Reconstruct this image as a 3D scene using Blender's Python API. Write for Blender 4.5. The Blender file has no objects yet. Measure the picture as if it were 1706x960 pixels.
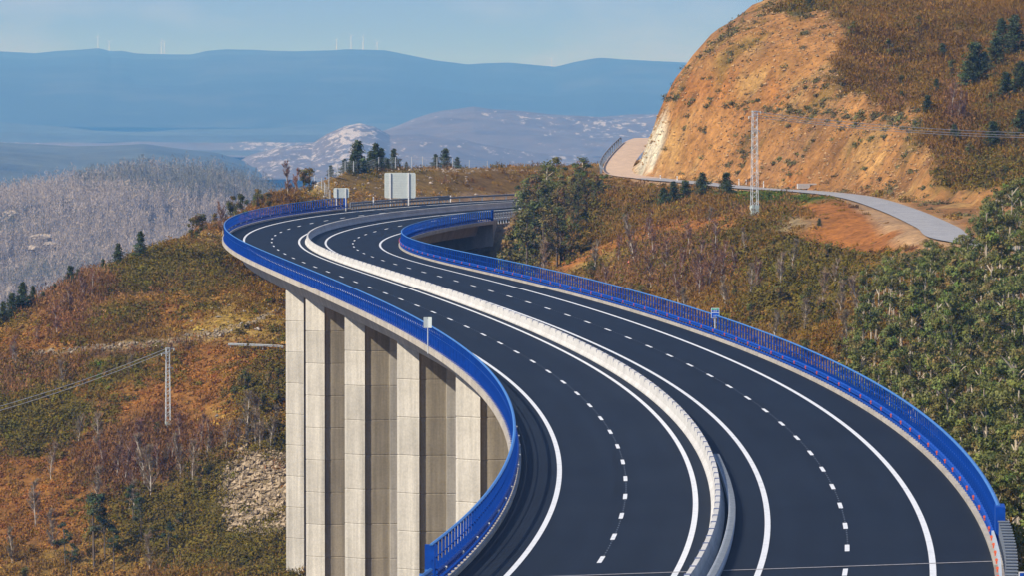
import bpy, math, random
import numpy as np
rng = np.random.default_rng(7)
random.seed(7)
C = bpy.context.scene.collection

# ------------------------------------------------------------------ camera
F = 8132.478            # focal length in photo pixels (photo is 1706 wide)
CX, CY, HOR = 853.0, 480.0, 150.0
TH = math.atan((CY - HOR) / F)
def P(px, py, Y):
    """world point seen at photo pixel (px,py) at distance Y ahead of the camera"""
    u = (px - CX) / F; v = -(py - CY) / F
    y = math.cos(TH) + math.sin(TH) * v; z = -math.sin(TH) + math.cos(TH) * v
    return np.array([u / y * Y, Y, z / y * Y])
def proj(X):
    c, s = math.cos(TH), math.sin(TH)
    y = X[..., 1] * c - X[..., 2] * s; z = X[..., 1] * s + X[..., 2] * c
    return CX + F * X[..., 0] / y, CY - F * z / y

# ------------------------------------------------------------------ node helpers
def newmat(name):
    m = bpy.data.materials.new(name); m.use_nodes = True
    nt = m.node_tree; b = nt.nodes['Principled BSDF']
    return m, nt, b
def N(nt, t, **kw):
    n = nt.nodes.new(t)
    for k, v in kw.items():
        if k in n.inputs: n.inputs[k].default_value = v
        else: setattr(n, k, v)
    return n
def noise(nt, scale, detail=4, rough=0.6, coord='Object', sx=(1, 1, 1)):
    tc = N(nt, 'ShaderNodeTexCoord'); mp = N(nt, 'ShaderNodeMapping'); mp.inputs['Scale'].default_value = sx
    nt.links.new(tc.outputs[coord], mp.inputs['Vector'])
    n = N(nt, 'ShaderNodeTexNoise'); n.inputs['Scale'].default_value = scale
    n.inputs['Detail'].default_value = detail; n.inputs['Roughness'].default_value = rough
    nt.links.new(mp.outputs['Vector'], n.inputs['Vector'])
    return n
def ramp(nt, src, stops):
    r = N(nt, 'ShaderNodeValToRGB'); e = r.color_ramp.elements
    while len(e) > 1: e.remove(e[-1])
    e[0].position = stops[0][0]; e[0].color = (*stops[0][1], 1)
    for p, c in stops[1:]:
        k = e.new(p); k.color = (*c, 1)
    nt.links.new(src, r.inputs['Fac']); return r
def mix(nt, a, b, fac, mode='MIX'):
    m = N(nt, 'ShaderNodeMix', data_type='RGBA', blend_type=mode)
    for s, v in ((6, a), (7, b), (0, fac)):
        if isinstance(v, (int, float)): m.inputs[s].default_value = v
        elif isinstance(v, tuple): m.inputs[s].default_value = (*v, 1)
        else: nt.links.new(v, m.inputs[s])
    return m.outputs[2]
def bump(nt, b, h, strength=.3, dist=.05):
    bp = N(nt, 'ShaderNodeBump'); bp.inputs['Strength'].default_value = strength; bp.inputs['Distance'].default_value = dist
    nt.links.new(h, bp.inputs['Height']); nt.links.new(bp.outputs['Normal'], b.inputs['Normal'])
def simple(name, col, rough=.6, var=.18, scale=3., metal=0., spec=None):
    m, nt, b = newmat(name)
    n = noise(nt, scale, 5)
    lo = tuple(c * (1 - var) for c in col); hi = tuple(min(1, c * (1 + var)) for c in col)
    r = ramp(nt, n.outputs['Fac'], [(.3, lo), (.7, hi)])
    nt.links.new(r.outputs['Color'], b.inputs['Base Color'])
    b.inputs['Roughness'].default_value = rough; b.inputs['Metallic'].default_value = metal
    if spec is not None: b.inputs['Specular IOR Level'].default_value = spec
    return m
M = {}
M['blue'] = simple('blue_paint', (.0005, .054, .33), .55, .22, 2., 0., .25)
M['blue_pale_sunlit'] = simple('pale_and_sunlit_blue_paint', (.06, .20, .50), .5, .12, 1., 0., .3)  # guard rail's own pale blue; on the parapet top rail, sunlight painted in
M['galv'] = simple('galvanised_steel', (.52, .56, .58), .5, .15, 4., .1)
M['galv_dark'] = simple('weathered_and_shade_steel', (.25, .28, .31), .5, .2, 4., .4)
M['orange'] = simple('orange_reflector', (.75, .13, .05), .4, .1)
M['white_paint'] = simple('white_paint', (.78, .78, .76), .5, .06)
M['signback'] = simple('grey_green_sign_back', (.56, .62, .58), .5, .06, 2.)
M['sign_blue'] = simple('sign_blue', (.01, .09, .48), .4, .05)
M['sign_green'] = simple('sign_green', (.02, .42, .22), .4, .05)
M['rock'] = simple('rock', (.42, .35, .26), .9, .35, 1.5)
M['bark'] = simple('pale_bark', (.44, .37, .27), .9, .3, 1.2)
M['bark_pale'] = simple('birch_bark', (.60, .53, .43), .9, .25, 1.2)
M['bark_dark'] = simple('dark_bark', (.13, .10, .075), .9, .3, 1.2)
M['wire'] = simple('wire', (.45, .46, .46), .5, .05, 1., .3)
M['clip'] = simple('dark_clip', (.10, .13, .24), .5, .1)
M['turbine'] = simple('turbine_white', (.85, .85, .85), .5, .03)
M['dark'] = simple('dark_opening', (.03, .03, .03), .9, .1)
# asphalt
m, nt, b = newmat('asphalt'); M['asphalt'] = m
n1 = noise(nt, .09, 4); n2 = noise(nt, 14., 3); n3 = noise(nt, .5, 5, sx=(1, .12, 1))
c = ramp(nt, n1.outputs['Fac'], [(.3, (.005, .0095, .018)), (.7, (.008, .0130, .022))])
c2 = mix(nt, c.outputs['Color'], ramp(nt, n3.outputs['Fac'], [(.35, (.72, .75, .8)), (.65, (1.22, 1.2, 1.16))]).outputs['Color'], .6, 'MULTIPLY')
c3 = mix(nt, c2, ramp(nt, n2.outputs['Fac'], [(.3, (.75, .75, .75)), (.7, (1.25, 1.25, 1.25))]).outputs['Color'], .8, 'MULTIPLY')
at = N(nt, 'ShaderNodeVertexColor', layer_name='Col'); c3 = mix(nt, c3, at.outputs['Color'], 1., 'MULTIPLY')
nt.links.new(c3, b.inputs['Base Color']); b.inputs['Roughness'].default_value = .75; b.inputs['Specular IOR Level'].default_value = .22
bump(nt, b, n2.outputs['Fac'], .3, .02)
# road paint
m, nt, b = newmat('road_paint'); M['paint'] = m
n1 = noise(nt, 1.3, 6, .7)
r = ramp(nt, n1.outputs['Fac'], [(.25, (.52, .54, .55)), (.5, (.74, .75, .74))]); nt.links.new(r.outputs['Color'], b.inputs['Base Color']); b.inputs['Roughness'].default_value = .6
# concrete (streaked, stained)
def concrete(name, base, lift=0., dark=.6, st=.12):
    m, nt, b = newmat(name)
    n1 = noise(nt, 1.1 if st < .1 else .7, 6, .65, sx=(1, 1, st)); n2 = noise(nt, 5., 5); n3 = noise(nt, .25, 4)
    lo = tuple(c * dark for c in base)
    r = ramp(nt, n1.outputs['Fac'], [(.3, lo), (.62, base)])
    c = mix(nt, r.outputs['Color'], ramp(nt, n2.outputs['Fac'], [(.3, (.86, .86, .85)), (.7, (1.1, 1.1, 1.1))]).outputs['Color'], 1., 'MULTIPLY')
    c = mix(nt, c, ramp(nt, n3.outputs['Fac'], [(.3, (.86, .84, .80)), (.7, (1.08, 1.06, 1.02))]).outputs['Color'], 1., 'MULTIPLY')
    if lift:
        tc = N(nt, 'ShaderNodeTexCoord'); sp = N(nt, 'ShaderNodeSeparateXYZ'); nt.links.new(tc.outputs['Object'], sp.inputs[0])
        d = N(nt, 'ShaderNodeMath', operation='DIVIDE'); nt.links.new(sp.outputs['Z'], d.inputs[0]); d.inputs[1].default_value = lift
        fl = N(nt, 'ShaderNodeMath', operation='FLOOR'); nt.links.new(d.outputs[0], fl.inputs[0])
        oi = N(nt, 'ShaderNodeObjectInfo'); ad = N(nt, 'ShaderNodeMath', operation='ADD'); nt.links.new(fl.outputs[0], ad.inputs[0]); nt.links.new(oi.outputs['Random'], ad.inputs[1])
        wn = N(nt, 'ShaderNodeTexWhiteNoise', noise_dimensions='1D'); nt.links.new(ad.outputs[0], wn.inputs['W'])
        rr = ramp(nt, wn.outputs['Value'], [(0, (.88, .875, .86)), (1, (1.06, 1.055, 1.04))])
        c = mix(nt, c, rr.outputs['Color'], 1., 'MULTIPLY')
    nt.links.new(c, b.inputs['Base Color']); b.inputs['Roughness'].default_value = .85
    bump(nt, b, n2.outputs['Fac'], .25, .03)
    return m
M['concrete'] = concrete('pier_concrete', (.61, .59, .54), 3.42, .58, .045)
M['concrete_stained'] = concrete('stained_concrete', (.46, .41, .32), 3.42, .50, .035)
M['conc_deck'] = concrete('deck_concrete', (.50, .46, .40), 0, .7)
M['conc_barrier'] = concrete('barrier_concrete', (.60, .595, .575), 0, .85, 1.)
M['kerb'] = concrete('kerb_concrete', (.34, .29, .26), 0, .7)
# vertex coloured ground / foliage
def vcol(name, rough=.9, det=.5, sc=1.2, rnd=0., trans=0., bmp=.5):
    m, nt, b = newmat(name)
    at = N(nt, 'ShaderNodeVertexColor', layer_name='Col')
    c = at.outputs['Color']
    if det:
        n1 = noise(nt, sc, 8, .72); n2 = noise(nt, sc * .13, 4)
        c = mix(nt, c, ramp(nt, n1.outputs['Fac'], [(.32, (1 - det,) * 3), (.68, (1 + det,) * 3)]).outputs['Color'], 1., 'MULTIPLY')
        c = mix(nt, c, ramp(nt, n2.outputs['Fac'], [(.3, (.8, .8, .82)), (.7, (1.2, 1.17, 1.1))]).outputs['Color'], 1., 'MULTIPLY')
        if bmp: bump(nt, b, n1.outputs['Fac'], bmp, .5)
    if rnd:
        oi = N(nt, 'ShaderNodeObjectInfo')
        c = mix(nt, c, ramp(nt, oi.outputs['Random'], [(0, (1 - rnd, 1 - rnd * .7, 1 - rnd)), (.5, (1, 1, 1)), (1, (1 + rnd * 1.2, 1 + rnd * .8, 1 + rnd * .3))]).outputs['Color'], 1., 'MULTIPLY')
    nt.links.new(c, b.inputs['Base Color']); b.inputs['Roughness'].default_value = rough
    b.inputs['Specular IOR Level'].default_value = .15
    if trans:
        tr = N(nt, 'ShaderNodeBsdfTranslucent'); nt.links.new(c, tr.inputs['Color'])
        ms = N(nt, 'ShaderNodeMixShader'); ms.inputs[0].default_value = trans
        out = nt.nodes['Material Output']
        nt.links.new(b.outputs[0], ms.inputs[1]); nt.links.new(tr.outputs[0], ms.inputs[2]); nt.links.new(ms.outputs[0], out.inputs['Surface'])
    return m
M['ground'] = vcol('ground_soil', .95, .5, 1.0, bmp=.9)
M['leaf'] = vcol('foliage', .8, 0, 1, .18, .25)
M['scrub'] = vcol('scrub_leaf', .85, 0, 1, 0, .15)
M['hills'] = vcol('far_hill', .95, .35, .02, bmp=0)
m, nt, b = newmat('rocky_hill'); M['rocky'] = m
at = N(nt, 'ShaderNodeVertexColor', layer_name='Col'); zn = N(nt, 'ShaderNodeAttribute', attribute_name='Zone')
n1 = noise(nt, .055, 7, .68, sx=(1, .25, 1.3)); n2 = noise(nt, .010, 5)
ad = N(nt, 'ShaderNodeMath', operation='MULTIPLY_ADD'); nt.links.new(zn.outputs['Fac'], ad.inputs[0]); ad.inputs[1].default_value = .22; nt.links.new(n1.outputs['Fac'], ad.inputs[2])
rr = ramp(nt, ad.outputs[0], [(.60, (0, 0, 0)), (.66, (1, 1, 1))])
c = mix(nt, at.outputs['Color'], ramp(nt, n2.outputs['Fac'], [(.3, (.7, .7, .72)), (.7, (1.3, 1.25, 1.2))]).outputs['Color'], 1., 'MULTIPLY')
c = mix(nt, c, (.37, .345, .33), rr.outputs['Color']); nt.links.new(c, b.inputs['Base Color']); b.inputs['Roughness'].default_value = .95

# ------------------------------------------------------------------ mesh helpers
def tag(o, label=None, cat=None, group=None, kind=None):
    if label: o['label'] = label
    if cat: o['category'] = cat
    if group: o['group'] = group
    if kind: o['kind'] = kind
    return o
def empty(name, loc=(0, 0, 0), rz=0., **kw):
    o = bpy.data.objects.new(name, None); C.objects.link(o); o.location = loc; o.rotation_euler = (0, 0, rz); o.empty_display_size = .3
    return tag(o, **kw)
def link(name, me, mat, parent=None, **kw):
    o = bpy.data.objects.new(name, me); C.objects.link(o)
    if mat is not None and not me.materials: me.materials.append(mat)
    if parent is not None: o.parent = parent
    return tag(o, **kw)
class MB:
    def __init__(s): s.v = []; s.f = []; s.m = []; s.mi = 0
    def add(s, vs, fs):
        k = len(s.v); s.v += [tuple(map(float, v)) for v in vs]; s.f += [tuple(i + k for i in f) for f in fs]; s.m += [s.mi] * len(fs)
    def box(s, c, h, ax=None):
        """box centre c, half sizes h, optional axes rows"""
        ax = np.eye(3) if ax is None else np.array(ax, float); c = np.array(c, float)
        vs = [c + ax[0] * h[0] * i + ax[1] * h[1] * j + ax[2] * h[2] * k for k in (-1, 1) for j in (-1, 1) for i in (-1, 1)]
        s.add(vs, [(0, 2, 3, 1), (4, 5, 7, 6), (0, 1, 5, 4), (2, 6, 7, 3), (1, 3, 7, 5), (0, 4, 6, 2)])
    def tube(s, pts, rad, n=6, cap=True):
        pts = [np.array(p, float) for p in pts]; rad = [rad] * len(pts) if np.isscalar(rad) else rad
        rings = []
        for i, p in enumerate(pts):
            d = pts[min(i + 1, len(pts) - 1)] - pts[max(i - 1, 0)]; d /= np.linalg.norm(d) + 1e-12
            a = np.cross(d, [0, 0, 1.]) if abs(d[2]) < .9 else np.cross(d, [1., 0, 0]); a /= np.linalg.norm(a); b = np.cross(d, a)
            rings.append([p + rad[i] * (a * math.cos(t) + b * math.sin(t)) for t in np.arange(n) * 2 * math.pi / n])
        vs = [v for r in rings for v in r]; fs = []
        for i in range(len(pts) - 1):
            for k in range(n): fs.append((i * n + k, i * n + (k + 1) % n, (i + 1) * n + (k + 1) % n, (i + 1) * n + k))
        if cap: fs += [tuple(range(n))[::-1], tuple((len(pts) - 1) * n + k for k in range(n))]
        s.add(vs, fs)
    def loft(s, secs, closed=True, caps=True):
        """secs: list of equal-length point rings"""
        n = len(secs[0]); vs = [p for r in secs for p in r]; fs = []
        for i in range(len(secs) - 1):
            for k in range(n if closed else n - 1): fs.append((i * n + k, i * n + (k + 1) % n, (i + 1) * n + (k + 1) % n, (i + 1) * n + k))
        if closed and caps: fs += [tuple(range(n))[::-1], tuple((len(secs) - 1) * n + k for k in range(n))]
        s.add(vs, fs)
    def mesh(s, name):
        me = bpy.data.meshes.new(name); me.from_pydata(s.v, [], s.f); me.update()
        if any(s.m): me.polygons.foreach_set('material_index', s.m)
        return me
    def build(s, name, mat, parent=None, smooth=False, **kw):
        me = s.mesh(name)
        if smooth: me.shade_smooth()
        if isinstance(mat, (list, tuple)):
            for q in mat: me.materials.append(q)
            mat = None
        return link(name, me, mat, parent, **kw)
def trimesh(name, V, col=None):
    """V (n,3,3) triangles, col (n,3) linear"""
    n = len(V); me = bpy.data.meshes.new(name)
    me.vertices.add(n * 3); me.vertices.foreach_set('co', V.reshape(-1).astype(np.float32))
    me.loops.add(n * 3); me.loops.foreach_set('vertex_index', np.arange(n * 3, dtype=np.int32))
    me.polygons.add(n); me.polygons.foreach_set('loop_start', np.arange(0, n * 3, 3, dtype=np.int32))
    me.update(calc_edges=True)
    if col is not None:
        a = me.attributes.new('Col', 'FLOAT_COLOR', 'POINT')
        c4 = np.concatenate([np.repeat(col, 3, 0), np.ones((n * 3, 1))], 1); a.data.foreach_set('color', c4.reshape(-1).astype(np.float32))
    return me
def gridmesh(name, V, col=None, smooth=True):
    """V (ny,nx,3)"""
    ny, nx = V.shape[:2]; me = bpy.data.meshes.new(name)
    me.vertices.add(ny * nx); me.vertices.foreach_set('co', V.reshape(-1).astype(np.float32))
    i, j = np.meshgrid(np.arange(ny - 1), np.arange(nx - 1), indexing='ij'); a = (i * nx + j).reshape(-1)
    q = np.stack([a, a + 1, a + nx + 1, a + nx], 1).astype(np.int32); n = len(q)
    me.loops.add(n * 4); me.loops.foreach_set('vertex_index', q.reshape(-1))
    me.polygons.add(n); me.polygons.foreach_set('loop_start', np.arange(0, n * 4, 4, dtype=np.int32))
    me.update(calc_edges=True)
    if smooth: me.shade_smooth()
    if col is not None:
        at = me.attributes.new('Col', 'FLOAT_COLOR', 'POINT')
        c4 = np.concatenate([col.reshape(-1, 3), np.ones((ny * nx, 1))], 1); at.data.foreach_set('color', c4.reshape(-1).astype(np.float32))
    return me
def vnoise(x, y, seed=0):
    """smooth value noise, arrays"""
    r = np.random.default_rng(seed).random((256, 256))
    xi = np.floor(x).astype(int); yi = np.floor(y).astype(int); fx = x - xi; fy = y - yi
    fx = fx * fx * (3 - 2 * fx); fy = fy * fy * (3 - 2 * fy)
    g = lambda a, b: r[a % 256, b % 256]
    return (g(xi, yi) * (1 - fx) + g(xi + 1, yi) * fx) * (1 - fy) + (g(xi, yi + 1) * (1 - fx) + g(xi + 1, yi + 1) * fx) * fy
def fbm(x, y, sc, oct=4, seed=0):
    t = 0; a = 1.; s = 0
    for k in range(oct):
        t = t + a * vnoise(x / sc * 2 ** k, y / sc * 2 ** k, seed + k); s += a; a *= .55
    return t / s
def sst(e0, e1, x):
    t = np.clip((x - e0) / (e1 - e0), 0, 1); return t * t * (3 - 2 * t)

# ------------------------------------------------------------------ road alignment (surveyed: heading, grade and bank splines)
PH = [0.2593, 0.1922, 0.1319, 0.0784, 0.0351, -0.0088, -0.0524, -0.0933, -0.1202, -0.1412, -0.1503, -0.1565, -0.1284, -0.0536, 0.0509, 0.1445, 0.2639, 0.4471, 0.6977, 1.0158, 1.4015, 1.8546]
PG = [-8.126, -3.413, 0.816, 0.119, 0.435, 0.67, 0.9]
PB = [5.6, 4.83, 4.01, 4.37, 3.83, 3.0, -2.5, -7.79, -8.16, -7.08, -5.78, -4.43]
W = 10.393; S0, S1, DS = -50., 760., 2.5
SS = np.arange(S0, S1 + 1e-6, DS)
def bsp(c):
    nk = len(c); c = np.array(c); x = (SS - S0) / (S1 - S0) * (nk - 3); i = np.minimum(x.astype(int), nk - 4); t = x - i
    return ((1 - t) ** 3 * c[i] + (3 * t ** 3 - 6 * t ** 2 + 4) * c[i + 1] + (-3 * t ** 3 + 3 * t ** 2 + 3 * t + 1) * c[i + 2] + t ** 3 * c[i + 3]) / 6
HD = bsp(PH); GR = bsp(PG) * .01; BK = bsp(PB) * .01
hm = (HD[1:] + HD[:-1]) / 2; gm = (GR[1:] + GR[:-1]) / 2
RX = np.concatenate([[0], np.cumsum(np.sin(hm) * DS)]); RY = np.concatenate([[0], np.cumsum(np.cos(hm) * DS)]); RZ = np.concatenate([[0], np.cumsum(gm * DS)])
i0 = int(-S0 / DS); RX += 4.722 - RX[i0]; RY += 161.694 - RY[i0]; RZ += -18.811 - RZ[i0]
def road(s, o, dz=0.):
    s = np.asarray(s, float)
    x, y, z, h, b = (np.interp(s, SS, a) for a in (RX, RY, RZ, HD, BK))
    return np.stack([x + np.cos(h) * o, y - np.sin(h) * o, z + b * o + dz], -1)
def frame(s):
    h = float(np.interp(s, SS, HD)); return np.array([[math.cos(h), -math.sin(h), 0], [math.sin(h), math.cos(h), 0], [0, 0, 1.]])
def road_so(X, Y):
    """nearest alignment station and offset for arrays"""
    sh = X.shape; X = X.reshape(-1); Y = Y.reshape(-1); bs = np.zeros_like(X); bo = np.full_like(X, 1e9)
    for k in range(0, len(X), 20000):
        d2 = (X[k:k + 20000, None] - RX[None]) ** 2 + (Y[k:k + 20000, None] - RY[None]) ** 2
        i = d2.argmin(1); dx = X[k:k + 20000] - RX[i]; dy = Y[k:k + 20000] - RY[i]
        o = dx * np.cos(HD[i]) - dy * np.sin(HD[i]); al = dx * np.sin(HD[i]) + dy * np.cos(HD[i])
        bs[k:k + 20000] = SS[i] + al; bo[k:k + 20000] = np.sign(o) * np.sqrt(d2[np.arange(len(i)), i])
    return bs.reshape(sh), bo.reshape(sh)
def strip(mb, prof, s0, s1, step=2.5, closed=True):
    """sweep a profile [(o,dz)...] along the alignment"""
    n = max(2, int(round((s1 - s0) / step)) + 1); S = np.linspace(s0, s1, n)
    rows = np.stack([road(S, o, dz) for o, dz in prof], 1)
    mb.loft([list(r) for r in rows], closed)
LK, RK = -W / 2 - 5.6, W / 2 + 5.9     # inner kerb faces
SA, SB = 32., 583.                      # bridge ends
# service road on the right hillside
SR = np.array([[95, 905, -2], [62, 892, -4], [36, 868, -6], [24, 838, -8], P(1052, 247, 812), P(1030, 285, 775), P(1085, 297, 752), P(1150, 303, 728), P(1250, 313, 700), P(1350, 319, 672), P(1430, 329, 640), P(1500, 351, 592), P(1560, 378, 552), P(1600, 399, 524), [57, 498, -16.6], [74, 484, -17.], [110, 470, -18]])
def dens(pl, step=2.):
    d = np.linalg.norm(np.diff(pl, axis=0), axis=1); L = np.concatenate([[0], np.cumsum(d)]); t = np.arange(0, L[-1], step)
    # catmull-rom
    out = []
    for q in t:
        i = min(np.searchsorted(L, q, 'right') - 1, len(pl) - 2); u = (q - L[i]) / d[i]
        p0 = pl[max(i - 1, 0)]; p1 = pl[i]; p2 = pl[i + 1]; p3 = pl[min(i + 2, len(pl) - 1)]
        out.append(.5 * (2 * p1 + (p2 - p0) * u + (2 * p0 - 5 * p1 + 4 * p2 - p3) * u * u + (3 * p1 - p0 - 3 * p2 + p3) * u ** 3))
    return np.array(out)
SRD = dens(SR)
IC = int(((SRD - P(1052, 247, 812)) ** 2).sum(1).argmin())      # index where the visible track begins
IB = int(((SRD - P(1400, 325, 650)) ** 2).sum(1).argmin())

# ------------------------------------------------------------------ terrain
def K(r2): return .5 * r2 * np.log(r2 + 1e-9)
class TPS:
    def __init__(s, pts, lam=2.):
        p = np.array(pts, float); s.p = p[:, :2] / 100.; z = p[:, 2]; n = len(p)
        r2 = ((s.p[:, None] - s.p[None]) ** 2).sum(-1); A = np.zeros((n + 3, n + 3)); A[:n, :n] = K(r2) + np.eye(n) * lam * 1e-3
        A[:n, n] = 1; A[:n, n + 1:] = s.p; A[n:, :n] = A[:n, n:].T; s.w = np.linalg.solve(A, np.concatenate([z, np.zeros(3)]))
    def __call__(s, X, Y):
        sh = X.shape; q = np.stack([X.reshape(-1), Y.reshape(-1)], 1) / 100.; out = np.zeros(len(q)); n = len(s.p)
        for k in range(0, len(q), 20000):
            a = q[k:k + 20000]; out[k:k + 20000] = K(((a[:, None] - s.p[None]) ** 2).sum(-1)) @ s.w[:n] + s.w[n] + a @ s.w[n + 1:]
        return out.reshape(sh)
tp = []
# left spur: crest, then the drop behind it
CREST = crest = [(-250, 640, 620), (-100, 570, 632), (0, 530, 640), (60, 498, 648), (120, 472, 656), (170, 447, 662), (250, 410, 673), (310, 388, 682), (350, 368, 692), (385, 350, 704), (420, 327, 717), (470, 305, 731), (500, 295, 742), (525, 291, 755)]
for a in crest:
    p = P(a[0], a[1] + 15, a[2]); tp.append(p); tp.append(p + [-6, 45, -16]); tp.append(p + [-10, 110, -48]); 
face = [(-200, 960, 555), (0, 960, 560), (150, 960, 556), (300, 960, 549), (440, 960, 541), (488, 914, 545), (0, 750, 592), (150, 750, 588), (300, 720, 582), (420, 760, 570), (470, 765, 566), (0, 620, 616), (150, 600, 612), (280, 600, 606), (400, 600, 600), (470, 600, 592), (250, 500, 646), (350, 450, 664), (440, 470, 645), (470, 490, 634), (440, 530, 618), (360, 412, 680)]
for a in face: tp.append(P(*a))
# mound beyond the far road
for a in [(545, 290, 772), (580, 286, 790), (620, 285, 806), (700, 288, 838), (800, 291, 856), (880, 293, 872), (960, 296, 890)]:
    p = P(*a); tp.append(p); tp.append(p + [-6, 40, -10]); tp.append(p + [-10, 110, -42])
# right bushy slope
for a in [(900, 350, 738), (950, 330, 738), (1000, 312, 745), (870, 402, 705), (858, 442, 668), (900, 460, 640), (950, 450, 650), (950, 392, 688), (1000, 484, 612), (1000, 410, 660), (1100, 508, 570), (1100, 430, 618), (1100, 352, 682), (1200, 540, 520), (1200, 452, 570), (1200, 378, 622), (1200, 333, 665),
          (1257, 362, 590), (1300, 344, 622), (1300, 470, 530), (1300, 590, 455), (1400, 362, 590), (1400, 430, 545), (1420, 540, 480), (1500, 415, 535), (1560, 425, 515)]:
    tp.append(P(*a))
# forest floor (crowns stand some 10 m above it)
for X, Y, z in [(35, 440, -29), (34, 400, -33), (42, 410, -32), (52, 440, -28), (60, 470, -23), (30, 340, -35), (38, 300, -34), (45, 340, -34), (60, 350, -33), (60, 270, -34), (90, 300, -32), (90, 400, -28), (120, 450, -20), (28, 480, -27), (120, 250, -34)]:
    tp.append(np.array([X, Y, z]))
# gully under the bridge
for s, l, r in [(60, -33, -30), (90, -48, -38), (120, -58, -42), (180, -66, -46), (240, -66, -50), (300, -65, -50), (330, -61, -48), (360, -56, -46), (385, -51, -44), (412, -42, -41), (440, -34, -38), (480, -27, -40), (510, -24, -41), (540, -22.5, -40), (560, -21.5, -37), (574, -21, -34), (583, -20, -24)]:
    a = road(s, LK - 1); a[2] = l; tp.append(a); a = road(s, RK + 1); a[2] = r; tp.append(a)
for X, Y, z in [(-30, 300, -75), (-35, 400, -70), (-60, 440, -74), (-60, 300, -85), (-100, 400, -85), (-40, 200, -55), (-100, 200, -80), (-120, 500, -75)]: tp.append(np.array([X, Y, z]))
# camera side hill
for X, Y, z in [(0, 0, -2.5), (-30, 0, -6), (30, 0, -4), (0, 60, -9), (0, 110, -18), (5, 150, -19.6), (8, 185, -20), (-14, 185, -27), (30, 185, -27), (-40, 120, -30), (60, 120, -22), (60, 190, -31), (-80, 0, -25), (120, 0, -10), (120, 150, -28), (-140, 100, -70)]: tp.append(np.array([X, Y, z]))
# service road bench
for p in SR[5:]: tp.append(p + [0, 0, -.2])
low = TPS(tp)
# natural hill surface above the cutting
hp = []
for a in [(1258, 2, 752), (1262, 28, 738), (1340, 42, 745), (1400, 76, 742), (1450, 118, 735), (1455, 165, 718), (1500, 198, 690), (1550, 240, 655), (1600, 282, 638), (1645, 322, 626), (1500, 20, 790), (1400, 5, 790), (1600, 40, 770), (1706, 20, 770), (1706, 110, 715), (1706, 200, 668), (1706, 285, 625), (1600, 140, 725), (1900, 60, 740), (1900, 250, 640)]:
    hp.append(P(*a))
hp += [np.array(v, float) for v in [(37, 800, 14), (60, 840, 19), (100, 850, 34), (20, 765, 6), (30, 800, 9), (30, 840, 2), (50, 870, 6), (10, 740, 5), (0, 700, 0), (60, 560, -12), (70, 520, -15), (110, 560, -6), (130, 700, 14), (40, 690, 4), (48, 640, -4)]]
hill = TPS(hp)
PROF = np.array([[0, 0], [3.2, 0], [5.9, 7.2], [9.2, 13.5], [14, 19.5], [19.5, 23.], [27, 26], [60, 38]])
def terrain(X, Y, attr=False):
    z = low(X, Y)
    # distance to the service road, side of it
    sh = X.shape; x = X.reshape(-1); y = Y.reshape(-1); D = np.zeros(len(x)); Sd = np.zeros(len(x)); Zr = np.zeros(len(x)); Ii = np.zeros(len(x))
    tg = np.gradient(SRD, axis=0)
    for k in range(0, len(x), 20000):
        dx = x[k:k + 20000, None] - SRD[None, :, 0]; dy = y[k:k + 20000, None] - SRD[None, :, 1]; d2 = dx * dx + dy * dy; i = d2.argmin(1); r = np.arange(len(i))
        D[k:k + 20000] = np.sqrt(d2[r, i]); Sd[k:k + 20000] = tg[i, 0] * dy[r, i] - tg[i, 1] * dx[r, i]; Zr[k:k + 20000] = SRD[i, 2]; Ii[k:k + 20000] = i
    D = D.reshape(sh); Sd = Sd.reshape(sh); Zr = Zr.reshape(sh); Ii = Ii.reshape(sh)
    up = (Sd > 0)
    fx = 1 + .75 * sst(IC + 22, IC + 40, Ii) + 1.7 * sst(IB, IB + 32, Ii)          # the long front face is laid back more than the corner
    dd = D / fx + (fbm(X, Y, 9., 4, 5) - .5) * 1.3 * sst(3.5, 7, D) + (fbm(X, Y, 2.6, 3, 6) - .5) * .5 * sst(4, 7, D)
    cut = Zr - .15 + np.interp(dd, PROF[:, 0], PROF[:, 1])
    h = hill(X, Y) + (fbm(X, Y, 25., 4, 9) - .5) * 5
    zc = np.minimum(h, cut); cutm = up & (cut < h) & (D > 3.0)
    behind = up & (D < 90)
    z = np.where(behind, zc, z)
    # blend just below the bench
    w = np.where(~up, 1 - sst(3., 7., D), 0.); z = z * (1 - w) + (Zr - .15) * w
    # main road formation
    s, o = road_so(X, Y); zr = np.interp(s, SS, RZ) + np.interp(s, SS, BK) * np.clip(o, -13, 13)
    on = np.where(s > 300, sst(SB - 1, SB + 3, s), sst(SA + 1, SA - 3, s))
    w = on * (1 - sst(12.6, 17., np.abs(o))) * (np.abs(o) < 60)
    z = z * (1 - w) + (zr - .35) * w
    # below the deck nothing may touch it
    under = (1 - on) * (np.abs(o) < 15); z = np.where(under > .5, np.minimum(z, np.where(o < -10.5, zr - 1.6, zr - 2.9) - sst(-11, 4, o) * 9 * sst(SB + 1, SB - 14, s) * (s > 300)), z)
    cap = zr + np.clip((-o - 13.5) * .36, 0, 4.3) + (fbm(X, Y, 30., 2, 77) - .5) * .8
    mnd = (o < -13) & (o > -70) & (s > SB + 4); z = np.where(mnd, np.minimum(z, cap), z)
    rough = (1 - np.clip(w, 0, 1)) * np.where(mnd, .35, 1.) * sst(3.4, 8, D)
    z = z + rough * ((fbm(X, Y, 14., 4, 3) - .5) * 2.6 + (fbm(X, Y, 3., 3, 21) - .5) * .7)
    if attr: return z, cutm, D, up, s, o, Zr, Ii
    return z
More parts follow.
